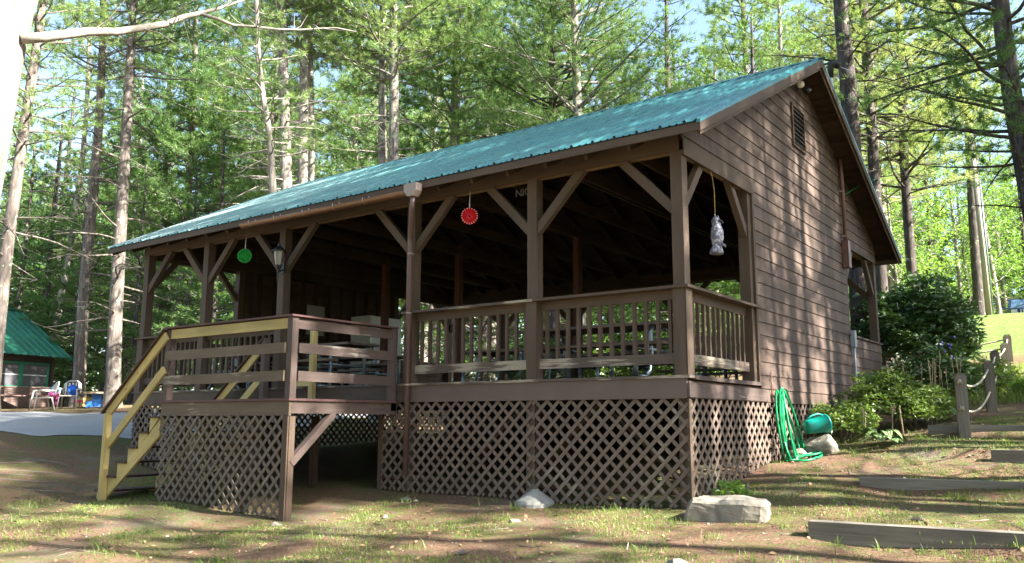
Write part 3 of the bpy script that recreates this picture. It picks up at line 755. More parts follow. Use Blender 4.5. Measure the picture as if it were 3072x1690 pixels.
# wall lantern on the third post
lx, ly = -7.19, -.20
lan = part(MB().box(-7.37, -7.27, -.022, -.001, 1.92, 2.12), 'wall_lantern', M_black, bevel=.006)
arm = MB().tube([(-7.31, -.02, 1.98), (-7.27, -.10, 1.93), (lx, ly+.01, 1.93), (lx, ly, 2.02)], .012, 8)
arm.lathe([(0, 1.70), (.01, 1.72), (.014, 1.88), (.035, 1.95), (.058, 2.0), (.062, 2.02), (.0, 2.02)], (lx, ly, 0), 6, smooth=False)
for k in range(6):
    a = 2*pi*k/6; arm.tube([(lx+.060*cos(a), ly+.060*sin(a), 2.01), (lx+.100*cos(a), ly+.100*sin(a), 2.25)], .006, 4)
arm.lathe([(.125, 2.245), (.125, 2.262), (.085, 2.30), (.05, 2.33), (.03, 2.34), (.02, 2.39), (0, 2.41)], (lx, ly, 0), 6, smooth=False)
part(arm, 'lantern_frame', M_black, lan)
part(MB().lathe([(.055, 2.02), (.092, 2.245)], (lx, ly, 0), 6, smooth=False), 'lantern_glass', plain('frosted_glass', (.30, .29, .25), .25, 0, .06), lan)

# entry deck: platform, railings, lattice, stairs
DZ = -.25; X0, X1, Y0 = -7.42, -4.55, -2.0
deck = bpy.data.objects.new('entry_deck', None); deck.location = (-6, -1, -1.7); link(deck, pav)
dp = lambda mb, name, mat, **k: part(mb, name, mat, deck, **k)
pl = MB(); y = Y0-.03
while y < -.05: pl.box(X0-.03, X1+.03, y, min(y+.136, -.04), DZ-.03, DZ); y += .14
dp(pl, 'deck_boards', M_redcap, bevel=.002)
dp(MB().box(X0, X1, Y0-.0, Y0+.038, DZ-.22, DZ-.032), 'rim_board', M_tan, bevel=.003)
dp(MB().box(X1-.038, X1+.0, Y0+.04, -.04, DZ-.19, DZ-.032), 'rim_board', M_worn2, bevel=.003)
dp(MB().box(X0, X0+.038, Y0+.04, -.04, DZ-.22, DZ-.032), 'rim_board', M_paint)
def dpost(x, y, z0, z1, s=.10, mat=M_worn2): dp(MB().box(x-s/2, x+s/2, y-s/2, y+s/2, z0, z1), 'post', mat, bevel=.004)
cx, cy = X1-.05, Y0+.05
dpost(cx, cy, DZ+.001, .80); dpost(cx, cy+.02, gz(cx, cy)-.1, DZ-.225, .09, M_paint)
dpost(X0+.06, cy, DZ-.03, .79); dpost(X0+.06, -.24, DZ, .80); dpost(X1-.05, -.11, DZ-.14, .80)
for q in ((X0+.08, -.15), (-6, -.3)): dpost(q[0], q[1], gz(*q)-.1, DZ-.22, .09, M_inner)
dp(MB().beam((cx+.01, cy+.03, DZ-.82), (cx+.01, cy+.72, DZ-.19), .09, .09, (1, 0, 0)), 'deck_brace', M_worn2, bevel=.003)
# front boards
dp(MB().box(X0+.125, X1-.105, Y0+.006, Y0+.044, .65, .785), 'rail_board', M_new, bevel=.003)
for z in (.33, -.03): dp(MB().box(X0+.06, X1-.10, Y0-.032, Y0-.002, z-.0, z+.135), 'rail_board', M_tan, bevel=.003)
dp(MB().box(X0-.02, X1+.03, Y0-.03, Y0+.13, .802, .826), 'cap_rail', M_redcap, bevel=.003)
# right side boards
for z, m_ in ((.65, M_worn2), (.33, M_worn2), (-.03, M_worn2)):
    dp(MB().box(X1+.001, X1+.033, Y0+.10, -.16, z, z+.13) if z < .6 else MB().box(X1-.06, X1-.02, Y0+.10, -.16, z, z+.13), 'rail_board', m_, bevel=.003)
dp(MB().box(X1-.13, X1+.03, Y0+.131, -.065, .802, .826), 'cap_rail', M_redcap, bevel=.003)
# new boards by the opening
dp(MB().box(X0+.6, X0+1.1, -.2, -.16, .0, .2), 'rail_board', M_new); dp(MB().box(X0+1.1, X0+1.19, -.2, -.12, DZ, .9), 'post', M_new)
# lattice
zz = lambda t: gz(X0+t, Y0)+.02
lattice((X0+.02, Y0), (X1-.10, Y0), DZ-.225, zz, (0, -1), 'lattice', wood('deck_lattice_wood', (.165, .13, .10), dark=.7, worn=.08), deck)
dp(MB().box(X1-.10, X1-.0, Y0-.012, Y0+.01, gz(X1, Y0)-.05, DZ-.225), 'corner_board', M_paint)
lattice((X0+.03, -.1), (X0+.03, Y0+.1), DZ-.225, lambda t: gz(X0, -t)+.02, (-1, 0), 'lattice', M_lattice, deck)
# stairs going down to the left
nst = 6; run = .268; rise = (DZ-gz(X0-1.6, Y0))/ (nst+.6)
def stringer(y, mat):
    pts = []; 
    for k in range(nst+1):
        pts += [(X0-run*k, y, DZ-.03-rise*(k if k == 0 else k)), ]
        if k < nst: pts += [(X0-run*k, y, DZ-.03-rise*(k+1)), ]
    top = []
    for k in range(nst):
        top += [(X0-run*k, y, DZ-.03-rise*(k+1)+ (0)), (X0-run*(k+1), y, DZ-.03-rise*(k+1))]
    zb_ = gz(X0-1.5, y)-.05
    low = [(X0-run*nst, y, zb_), (X0-run*nst+.16, y, zb_), (X0, y, DZ-.03-rise*2.15)]
    dp(MB().poly_prism([(X0, y, DZ-.225)]+top[0:]+low, (0, .038, 0)), 'stringer', mat, bevel=.002)
stringer(Y0+.0, M_new); stringer(-1.18, M_new); stringer(-.32, M_new)
for k in range(1, nst+1):
    z = DZ-.03-rise*k
    dp(MB().box(X0-run*k-.03, X0-run*(k-1)-.004, Y0-.03, -.26, z+.001, z+.030), 'tread', M_dkcap, bevel=.003)
nx = X0-1.36; nz = -.46
dpost(nx, Y0-.047, gz(nx, Y0)-.1, nz+.03, .09, M_new); dpost(nx-.02, -.25, gz(nx, -.2)-.1, nz, .09, M_new)
def hrail(y):
    a = Vector((X0+.06, y, .70)); b = Vector((nx-.06, y, nz+.01)); d = (b-a).normalized(); up = Vector((-d.z, 0, d.x)) if d.x > 0 else Vector((d.z, 0, -d.x))
    dp(MB().beam(a, b, .038, .13, up), 'rail_board', M_new, bevel=.002)
    dp(MB().beam(a+up*.083+d*-.06, b+up*.083+d*.07, .12, .026, up), 'cap_rail', M_dkcap, bevel=.003)
    a2 = a+Vector((0, 0, -.50)); b2 = b+Vector((.03, 0, -.50)); dp(MB().beam(a2, b2, .038, .125, up), 'rail_board', M_new, bevel=.002)
hrail(Y0-.022); hrail(-.25)

# word of hanging letters inside the beam
def text(s, size, loc, rot, mat, name, depth=.01, parent=None):
    cu = bpy.data.curves.new(name, 'FONT'); cu.body = s; cu.size = size; cu.extrude = depth; cu.align_x = 'RIGHT'
    t = bpy.data.objects.new(name, cu); C.objects.link(t); dg = bpy.context.evaluated_depsgraph_get()
    me = bpy.data.meshes.new_from_object(t.evaluated_get(dg)); C.objects.unlink(t); bpy.data.objects.remove(t)
    o = bpy.data.objects.new(name, me); me.materials.clear(); me.materials.append(mat); C.objects.link(o)
    o.matrix_world = Matrix.Translation(loc) @ rot.to_matrix().to_4x4(); return o
from mathutils import Euler
o = text('NICE', .15, (-2.24, .16, 2.545), Euler((pi/2, 0, 0)), plain('grey_letters', (.10, .095, .095), .6), 'letter_sign', .006)
tag(o, 'row of small grey cut-out letters hanging below the front beam', 'letter sign')

# ------------------------------------------------------------------ vegetation
def needles(name, pos, dr, vary, K, ln, wd, mat, parent='nolink', spread=.75, droop=.0):
    n = len(pos); rs = np.random.RandomState(n % 9973)
    pos = np.repeat(pos, K, 0); dr = np.repeat(dr, K, 0); vary = np.repeat(vary, K)
    d = dr*.75+rs.randn(n*K, 3)*spread; d[:, 2] -= droop; d /= np.linalg.norm(d, axis=1, keepdims=True)+1e-9
    s = np.cross(d, rs.randn(n*K, 3)); s /= np.linalg.norm(s, axis=1, keepdims=True)+1e-9
    L = ln*(.65+.6*rs.rand(n*K, 1)); W = wd*(.7+.6*rs.rand(n*K, 1))
    p = pos+rs.randn(n*K, 3)*ln*.12
    V = np.stack([p+s*W*.5, p-s*W*.5, p+d*L], 1)
    return np_mesh(name, V, 3, mat, parent, np.clip(vary+rs.randn(n*K)*.06, 0, 1))
def leaves(name, pos, vary, K, rad, size, mat, parent='nolink', dr=None, asp=.45, up=.6, whorl=False):
    n = len(pos); rs = np.random.RandomState(n % 9973+1)
    P = np.repeat(pos, K, 0); vy = np.repeat(vary, K)
    off = rs.randn(n*K, 3); off /= np.linalg.norm(off, axis=1, keepdims=True)
    if whorl: off[:, 2] = off[:, 2]*.35+.15; off /= np.linalg.norm(off, axis=1, keepdims=True)
    d = off if whorl else rs.randn(n*K, 3)
    if not whorl: d[:, 2] *= .5
    d /= np.linalg.norm(d, axis=1, keepdims=True)
    P = P+off*(rad*rs.rand(n*K, 1)**.5 if not whorl else size*.12)
    nrm = rs.randn(n*K, 3)*.6; nrm[:, 2] += up; s = np.cross(d, nrm); s /= np.linalg.norm(s, axis=1, keepdims=True)+1e-9
    L = size*(.6+.7*rs.rand(n*K, 1)); W = L*asp
    mid = P+d*L*.5; tip = P+d*L; tip[:, 2] -= L[:, 0]*.15
    V = np.stack([P, mid+s*W*.5, tip, mid-s*W*.5], 1)
    return np_mesh(name, V, 4, mat, parent, np.clip(vy+rs.randn(n*K)*.1, 0, 1))

def grow(seed, H, r0, axis=None, dead=(2, 6), live=6, Lmax=3.0, Lmin=.8, step=.5, per=4, sub=.27, tuft=.22, lift=.12, rtop=.03, nd=1.0, hz=None, twigs=True, sides=10, dens=1.0, dlen=(.6, 2.4)):
    """trunk with limbs (MB) and the tuft positions of the crown, local coordinates"""
    R = random.Random(seed); mb = MB()
    if axis is None:
        wa, wb, wc, wd_ = R.uniform(0, 6), R.uniform(0, 6), R.uniform(.05, .22), R.uniform(-.018, .018)
        axis = lambda h: (wc*sin(h*.33+wa)-wc*sin(wa)+wd_*h, wc*cos(h*.27+wb)-wc*cos(wb))
    rad = lambda h: (r0*(1-h/H)**.8+rtop)*(1+.45*math.exp(-h/.35))
    hs = [-.25, .0, .25, .7]+[H*k/16 for k in range(1, 17)]; hs = sorted(h for h in hs)
    mb.tube([(*axis(max(h, 0)), h) for h in hs], [rad(max(h, 0)) for h in hs], sides)
    pos, dr, va = [], [], []
    def limb(h, az, L, r, liv, up):
        p = Vector((*axis(h), h)); pts = [p.copy()]; n = 6 if L > 1.2 else 4; a = az; el = up
        for k in range(n):
            a += R.uniform(-.22, .22); el += R.uniform(-.14, .10) + (.05 if liv else -.03)
            p = p+Vector((cos(a)*cos(el), sin(a)*cos(el), sin(el)))*(L/n); pts.append(p.copy())
        mb.tube(pts, [max(.006, r*(1-.82*k/n)) for k in range(n+1)], 5, cap=False)
        return pts
    h = dead[0]
    while h < dead[1]:
        for _ in range(R.choice([1, 1, 2, 3])):
            L = R.uniform(*dlen); pts = limb(h+R.uniform(-.15, .15), R.uniform(0, 2*pi), L, .011+.010*L, False, R.uniform(-.25, .35))
            if twigs:
                for k in range(2, len(pts)):
                    for _2 in range(R.choice([1, 2])):
                        q = pts[k]; a = R.uniform(0, 2*pi); l = R.uniform(.15, .6)
                        mb.tube([q, q+Vector((cos(a), sin(a), R.uniform(-.3, .4)))*l], [.009, .004], 3, cap=False)
        h += step*R.uniform(.5, 1.2)
    h = live; HH = H
    while h < H-.3:
        f = (h-live)/(H-live)
        prof = (1-f)**.65*(.72+.28*min(1, f*5))
        a0 = R.uniform(0, 2*pi)
        for j in range(per):
            L = max(Lmin*.5, (Lmax*prof)*R.uniform(.55, 1.12))
            if R.random() < .08: continue
            az = a0+2*pi*j/per+R.uniform(-.35, .35)
            pts = limb(h+R.uniform(-.2, .2), az, L, .012+.011*L, True, lift+R.uniform(-.18, .15)+f*.5)
            nsub = max(2, int(L*.8/sub)); 
            for k in range(nsub):
                t = .22+.78*(k+.5)/nsub; q = t*(len(pts)-1); i = min(int(q), len(pts)-2); p = pts[i].lerp(pts[i+1], q-i); d = (pts[i+1]-pts[i]).normalized()
                sl = L*(.12+.30*sin(pi*min(1, t*.9+.05)))*R.uniform(.6, 1.2); sd = -1 if k % 2 else 1
                side = Vector((-d.y, d.x, 0)).normalized()*sd; e = (d*.75+side*R.uniform(.6, 1.0)+Vector((0, 0, R.uniform(-.1, .25)))).normalized()
                m = max(1, int(sl/tuft*dens))
                if twigs and sl > .35: mb.tube([p, p+e*sl*.9], [.008, .004], 3, cap=False)
                vv = R.random()
                for c in range(m):
                    g = p+e*(sl*(c+.7)/m)+Vector((R.gauss(0, .05), R.gauss(0, .05), R.gauss(.02, .05)))
                    pos.append(g); dr.append((e.x, e.y, e.z+.35)); va.append(vv*.6+.2+.2*R.random())
            for c in range(max(1, int(L*.35/tuft))):
                p = pts[-1].lerp(pts[-2], R.random()); pos.append(p+Vector((R.gauss(0, .06), R.gauss(0, .06), .03))); dr.append((*(pts[-1]-pts[-2]).normalized(),)); va.append(.5+.3*R.random())
        h += step*R.uniform(.8, 1.25)
    return mb, np.array([tuple(p) for p in pos]).reshape(-1, 3), np.array(dr).reshape(-1, 3), np.array(va)

def make_tree(name, label, cat, loc, g, kind, bark, mat, group=None, K=9, ln=.17, wd=.016, cull=None):
    mb, pos, dr, va = g; t = empty(name, loc, label, cat, group)
    if cull is not None:
        keep = cull(pos+np.array(loc)); pos, dr, va = pos[keep], dr[keep], va[keep]
    o = mb.build('trunk', bark); o.parent = t
    if len(pos):
        if kind == 'needle': c = needles('crown', pos, dr, va, K, ln, wd, mat)
        else: c = leaves('crown', pos, va, K, .26, ln, mat)
        C.objects.link(c); c.parent = t
    return t
def copy_tree(t, loc, rot, sc, label):
    r = t.copy(); C.objects.link(r); r.location = loc; r.rotation_euler = (0, 0, rot); r.scale = (sc, sc, sc); r['label'] = label
    for ch in t.children:
        c = ch.copy(); C.objects.link(c); c.parent = r
    return r

# -- trees one can single out in the photograph: trunks follow their own course
def axis_from(px, D, base_v, H=21):
    """px: [(u, v), ...] from the base upwards at distance D -> base point and axis(h)"""
    b = at(px[0][0], px[0][1], D); z0 = gz(b[0], b[1]); pts = []
    for (u, v) in px:
        p = at(u, v, D); pts.append((p[2]-z0, p[0]-b[0], p[1]-b[1]))
    pts.sort()
    if pts[0][0] > 0: pts.insert(0, (0, pts[0][1], pts[0][2]))
    (h1, x1, y1), (h0, x0, y0) = pts[-1], pts[-2]
    k = min(1, .5*(H-h1)/max(h1-h0, .5)); pts.append((H, x1+(x1-x0)*k*.5, y1+(y1-y0)*k*.5))
    hs = [p[0] for p in pts]; xs = [p[1] for p in pts]; ys = [p[2] for p in pts]
    hs2 = np.linspace(0, H, 60); X = np.interp(hs2, hs, xs); Y = np.interp(hs2, hs, ys)
    ker = np.ones(7)/7; Xp = np.convolve(np.pad(X, 3, 'edge'), ker, 'valid'); Yp = np.convolve(np.pad(Y, 3, 'edge'), ker, 'valid')
    return (b[0], b[1], z0), (lambda h: (float(np.interp(h, hs2, Xp)), float(np.interp(h, hs2, Yp))))
# keep boughs out of the building and from in front of it
def cull_build(P):
    x, y, z = P[:, 0], P[:, 1], P[:, 2]
    inside = (x > -13.3) & (x < 1.5) & (y > -3) & (y < 10.6) & (z < 7.5)
    d = P-CAM; dep = d@_f; u = 1536+FPX*(d@_r)/np.maximum(dep, .1); v = 845-FPX*(d@_u)/np.maximum(dep, .1)
    near = (dep < 6.0)
    return ~(inside | near)
SPEC = [
 # name, label, pixel course, D, r0, H, bark, needle mat, dead, live, Lmax, seed
 ('pine_tree', 'tall straight pine, left one of the pair beside the small green-roofed cabin', [(235, 1200), (246, 950), (262, 760), (286, 520), (302, 300), (308, 120), (312, 0)], 33, .19, 23, M_bark, M_needle_l, (3, 13), 12, 3.4, 101),
 ('pine_tree', 'tall straight pine with knots, right one of the pair behind the yellow stair rail', [(338, 1215), (343, 1000), (357, 760), (372, 520), (382, 330), (396, 120), (400, 0)], 30, .205, 23, M_bark, M_needle_l, (2.5, 13), 12, 3.6, 102),
 ('pine_tree', 'thin leaning pine in the left background, bare up to its top', [(0, 930), (22, 720), (60, 480), (80, 330), (110, 150), (130, 0)], 27, .17, 20, M_bark, M_needle_l, (4.2, 8), 7.5, 2.6, 103),
 ('pine_tree', 'slender crooked tree rising over the left half of the pavilion roof', [(822, 600), (815, 480), (805, 350), (782, 280), (775, 180), (770, 60), (768, 0)], 23.5, .105, 15, M_barkpale, M_needle_l, (4, 8), 7.5, 2.2, 104),
 ('pine_tree', 'dark lichened pine trunk left of the two pale trunks over the roof', [(862, 600), (856, 450), (852, 250), (846, 100), (842, 0)], 26, .20, 22, M_bark2, M_needle, (4, 12), 12, 3.6, 105),
 ('pine_tree', 'pale sunlit pine trunk over the left half of the roof', [(907, 600), (908, 440), (912, 280), (914, 120), (914, 0)], 27, .19, 22, M_barkpale, M_needle_l, (4, 12), 12, 3.4, 106),
 ('pine_tree', 'thin pale trunk close against the right side of the sunlit pine', [(934, 600), (936, 440), (934, 280), (930, 120), (932, 0)], 27.6, .10, 20, M_barkpale, M_needle_l, (4, 12), 12, 2.2, 107),
 ('pine_tree', 'left trunk of the thick double pine standing behind the middle of the roof', [(1148, 560), (1148, 380), (1147, 200), (1148, 60), (1148, 0)], 26.5, .17, 21, M_bark2, M_needle_l, (5, 11), 11.2, 3.8, 108),
 ('pine_tree', 'right trunk of the thick double pine, broad and lichened, behind the middle of the roof', [(1180, 560), (1182, 380), (1182, 200), (1180, 60), (1179, 0)], 26, .20, 22, M_bark2, M_needle_l, (5, 11), 11.0, 4.0, 109),
 ('pine_tree', 'dark pine behind the roof, left of a similar one under a bright bough', [(1662, 520), (1658, 300), (1655, 150), (1652, 0)], 28, .17, 22, M_barkdark, M_needle_l, (4, 7.5), 7, 4.2, 110),
 ('pine_tree', 'lichened pine behind the roof, right of the dark one under a bright bough', [(1735, 520), (1732, 300), (1728, 150), (1720, 0)], 26, .18, 22, M_bark2, M_needle_l, (4, 7.5), 7.5, 4.6, 111),
 ('pine_tree', 'tall dark pine close behind the peak of the gable with bare side limbs', [(2560, 560), (2553, 330), (2542, 230), (2528, 100), (2520, 0)], 21, .235, 20, M_barkdark, M_needle, (6.5, 12), 11.5, 3.0, 112),
 ('pine_tree', 'slim dark pine right of the one behind the gable peak', [(2628, 620), (2612, 330), (2600, 200), (2594, 100), (2590, 0)], 23, .14, 20, M_barkdark, M_needle_l, (5, 7), 6.5, 2.8, 113),
 ('pine_tree', 'thin dark pine between the gable peak and the big pine at the right edge', [(2712, 500), (2706, 300), (2700, 150), (2696, 0)], 25, .12, 18, M_barkdark, M_needle_l, (5, 6), 5.2, 3.9, 114),
 ('pine_tree', 'large dark pine at the right edge with boughs hanging over the lawn', [(3150, 900), (3100, 620), (3062, 440), (3028, 240), (3008, 100), (3000, 0)], 19, .20, 19, M_barkdark, M_needle, (3.5, 5), 4.4, 4.0, 115),
 ('forked_tree', 'pale forked tree seen past the right rake of the roof', [(2678, 860), (2660, 720), (2640, 600), (2632, 500), (2625, 400), (2622, 300)], 30, .16, 14, M_barkpale, M_needle_l, (3.5, 5), 5.2, 3.6, 116),
 ('pine_tree', 'dark pine trunk close behind the leaning utility pole', [(2938, 930), (2928, 800), (2915, 600), (2905, 400), (2895, 200), (2890, 0)], 44, .20, 20, M_barkdark, M_needle, (5, 9), 8, 3.6, 117),
]
for i, (nm, lab, px, D, r0, H, bk, nm_, dead, live, Lm, seed) in enumerate(SPEC):
    base, ax = axis_from(px, D, None, H)
    k = 1.0
    g = grow(seed, H, r0, ax, dead, live, Lm, step=.45, per=5, dens=1.5, dlen=(.8, 3.2) if seed in (101, 102, 103) else (.6, 2.2), sides=14)
    make_tree(nm, lab, 'tree', base, g, 'needle', bk, nm_, cull=cull_build, K=22, ln=.17, wd=.014)
# fork of the pale tree
# near trunk at the left edge with its long bare limb
def near_tree():
    D = 8.2; e = [(140, -160), (89, 0), (58, 140), (30, 300), (0, 480), (-40, 700), (-100, 1000), (-170, 1300), (-215, 1560)]
    edge = [Vector(at(u, v, D)) for (u, v) in e]; r = .36
    side = Vector((-_r[0], -_r[1], 0)).normalized()
    ax = [p+side*(r*(1-.012*max(0, p.z))) for p in edge]; gzv = gz(ax[-1].x, ax[-1].y)
    base = Vector((ax[-1].x, ax[-1].y, gzv)); t = empty('pine_tree', base, 'broad pale leaning trunk close by at the left edge with one long bare limb', 'tree')
    pts = [p for p in ax[::-1] if p.z > gzv+.2]; pts = [base-Vector((0, 0, .3)), base+Vector((0, 0, .1))]+pts
    up = (pts[-1]-pts[-2]).normalized(); top = pts[-1]
    pts += [top+up*3+Vector((0, 0, .5)), top+up*6+Vector((0, 0, 1.5)), top+up*9+Vector((0, 0, 4))]
    mb = MB(); mb.tube(pts, [r*1.3, r*1.15]+[r*(1-.012*max(0, p.z)) for p in pts[2:-1]]+[.12], 24)
    # limb
    lp = [(62, 118, 8.2), (130, 112, 8.2), (200, 104, 8.3), (270, 95, 8.4), (350, 96, 8.5), (430, 84, 8.6), (500, 72, 8.7), (550, 52, 8.8), (600, 40, 8.9), (660, 25, 9.0), (730, 0, 9.2), (800, -40, 9.4)]
    mb.tube([at(*q) for q in lp], [.046, .044, .042, .040, .036, .035, .032, .027, .022, .017, .013, .009], 10)
    l2 = [(600, 42, 8.9), (650, 56, 8.9), (700, 76, 9.0), (760, 80, 9.1), (830, 88, 9.2), (900, 90, 9.3), (960, 86, 9.4), (1010, 84, 9.5), (1070, 96, 9.6)]
    mb.tube([at(*q) for q in l2], [.019, .018, .016, .014, .012, .011, .009, .008, .005], 7)
    RR = random.Random(5)
    for (u, v, D2), n in ((lp[3], 2), (lp[5], 2), (lp[6], 3), (lp[7], 3), (l2[3], 3), (l2[5], 3), (l2[6], 3), (lp[9], 2)):
        for _ in range(n):
            a = Vector(at(u+RR.uniform(-20, 20), v, D2)); d = Vector((RR.uniform(-1, 1), RR.uniform(-.4, .6), RR.uniform(-.5, .6))); L = RR.uniform(.2, .55)
            mb.tube([a, a+d*L*.5, a+d*L+Vector((0, 0, RR.uniform(-.1, .1)))], [.007, .005, .002], 4, cap=False)
    sm = MB(); o = mb.build('trunk', barkmat('pale_near_bark', (.33, .30, .255), (.46, .42, .37), .05, .5)); link_fix(o, t)
    sb = MB().tube([Vector(at(90, 30, 8.0)), Vector(at(72, 95, 8.0)), Vector(at(60, 118, 8.0)), Vector(at(66, 150, 8.0)), Vector(at(56, 230, 8.0))], [.01, .02, .028, .02, .008], 6)
def link_fix(o, t): o.parent = t; o.matrix_parent_inverse = Matrix.Translation(-t.location)
near_tree()

# -- the forest: kinds, then copies
KINDS = {}
def kind(key, name, cat, kindf, bark, mat, K, ln, wd, **kw):
    KINDS[key] = dict(name=name, cat=cat, kf=kindf, bark=bark, mat=mat, K=K, ln=ln, wd=wd, kw=kw, n=0, proto=None)
for s in range(3):
    kind('tall%d' % s, 'pine_tree', 'tree', 'needle', (M_bark, M_barkdark, M_bark2)[s], (M_needle, M_needle_l, M_needle)[s], 17, .24, .023, dens=1.6, seed=200+s, H=21, r0=.19, dead=(1.5, 8), live=6.5, per=5, Lmax=3.9, step=.62, dlen=(.6, 2.6), sides=8)
for s in range(2):
    kind('mid%d' % s, 'pine_tree', 'tree', 'needle', (M_bark, M_bark2)[s], (M_needle_l, M_needle)[s], 17, .22, .022, dens=1.7, seed=210+s, H=15, r0=.13, dead=(1, 3), live=2.6, per=5, Lmax=3.2, step=.55, sides=8)
for s in range(2):
    kind('hem%d' % s, 'hemlock_tree', 'tree', 'needle', M_barkdark, (M_hemlock, M_needle)[s], 15, .17, .024, dens=1.7, seed=220+s, H=12, r0=.12, dead=(.5, .6), live=.7, Lmax=2.9, step=.42, lift=-.08, sides=7, tuft=.2)
for s in range(2):
    kind('thin%d' % s, 'pine_tree', 'tree', 'needle', (M_bark, M_barkpale)[s], M_needle_l, 12, .24, .024, dens=1.3, seed=230+s, H=18, r0=.10, dead=(1, 9), live=8, Lmax=2.2, step=.6, per=3, dlen=(.5, 1.8), sides=6)
for s in range(3):
    kind('leaf%d' % s, 'maple_tree', 'tree', 'leaf', (M_bark2, M_barkdark, M_barkpale)[s], M_leaf, 6, .17, .1, seed=240+s, H=11+2*s, r0=.11, dead=(.8, 1.2), live=1.4, Lmax=2.9, step=.6, per=4, lift=.5, tuft=.3, sides=7)
kind('high0', 'pine_tree', 'tree', 'needle', M_bark, M_needle, 13, .26, .028, seed=251, H=36, r0=.30, dead=(8, 15), live=17.5, Lmax=3.8, step=.6, per=5, dens=1.5, sides=9)  # extra-tall kind with a high crown, added out of view to shade the roof
def nk(u): return 'left' if u < 420 else 'right' if u > 2640 else 'mid'
HT = {'high': 'very tall pine', 'tall': 'tall dead-limbed pine', 'mid': 'bushy young pine', 'hem': 'dark low-branched hemlock', 'thin': 'thin pole-like pine', 'leaf': 'bright broad-leaved tree'}
PLACE = {'left': 'in the woods by the cabin', 'mid': 'in the woods behind the roof', 'right': 'in the woods beyond the lawn'}
def plant(key, x, y, sc, rot, where):
    k = KINDS[key]; base = key[:-1]; z = gz(x, y)-.05
    lab = HT[base]+' '+PLACE[where]; grp = HT[base].replace('tree', 'trees').replace('pine', 'pines').replace('hemlock', 'hemlocks')+' '+PLACE[where]
    if k['proto'] is None:
        g = grow(**k['kw'])
        t = make_tree(k['name'], lab, k['cat'], (x, y, z), g, k['kf'], k['bark'], k['mat'], K=k['K'], ln=k['ln'], wd=k['wd'])
        t.rotation_euler = (0, 0, rot); t.scale = (sc, sc, sc); k['proto'] = t
    else: t = copy_tree(k['proto'], (x, y, z), rot, sc, lab)
    t['group'] = grp; return t
RF = random.Random(31); placed = []
def free(x, y, m):
    return all((x-a)**2+(y-b)**2 > m*m for a, b in placed)
rings = [(21, 4.0), (25.5, 3.6), (30.5, 3.8), (36, 4.0), (42, 4.2), (49, 4.6), (58, 5.2), (69, 6.0)]
for ri, (D, sp) in enumerate(rings):
    u = -260
    while u < 3300:
        du = sp/D*FPX*RF.uniform(.75, 1.3); u += du
        p = at(u, 845, D*RF.uniform(.93, 1.08)); x, y = p[0], p[1]; dd = math.hypot(x-CAM[0], y-CAM[1])
        if x > -14.5 and x < 3 and y < 12.2: continue               # pavilion
        if y < 8 and x > -32: continue                              # cabin yard and road
        if u > 2600 and dd < 43: continue                           # lawn
        if x > -5 and 15 < y < 44: continue
        if dd < 33 and any(abs(u-q) < w_ for q, w_ in ((1165, 130), (885, 80), (1700, 150), (2590, 130), (790, 50), (290, 100))): continue
        if not free(x, y, 2.0): continue
        placed.append((x, y)); wh = nk(u); q = RF.random()
        if wh == 'left': key = 'thin' if q < .42 else 'tall' if q < .72 else 'mid' if q < .84 else 'hem'
        elif wh == 'right': key = 'leaf' if q < .62 else 'tall' if q < .8 else 'mid'
        else: key = 'tall' if q < .36 else 'mid' if q < .60 else 'hem' if q < .86 else 'leaf'
        if ri < 2 and key == 'hem' and wh == 'mid' and q > .8: key = 'mid'
        nvar = {'thin': 2, 'tall': 3, 'mid': 2, 'hem': 2, 'leaf': 3}[key]
        if u > 2050 and wh == 'mid' and key == 'leaf': key, nvar = 'tall', 3
        sc = RF.uniform(.85, 1.15)*(min(1.45, .75+D/75) if wh != 'right' else 1.0)
        plant(key+str(RF.randrange(nvar)), x, y, sc, RF.uniform(0, 6.28), wh)
# extra understorey behind the cabin and between the two tall pines
for (u, D, key, sc) in ((250, 38, 'hem0', .9), (420, 36, 'hem1', .8), (60, 42, 'hem1', 1.0), (330, 44, 'mid0', .9), (480, 40, 'hem0', .8), (560, 33, 'hem1', .75), (150, 46, 'hem0', 1.1), (640, 30, 'hem0', .8), (-60, 40, 'hem1', 1.), (390, 50, 'hem0', 1.2)):
    p = at(u, 845, D); plant(key, p[0], p[1], sc, u*.7, 'left' if u < 420 else 'mid')
for (u, D, key, sc) in ((2700, 30, 'leaf0', .55), (2790, 46, 'leaf1', .9), (2880, 50, 'leaf0', .9), (2990, 50, 'leaf2', .9), (3090, 52, 'leaf1', .9), (2740, 40, 'leaf2', .8), (2840, 58, 'leaf1', 1.1), (3010, 62, 'mid1', 1.0), (2920, 70, 'leaf0', 1.2)):
    p = at(u, 845, D); plant(key, p[0], p[1], sc, u*.7, 'right')
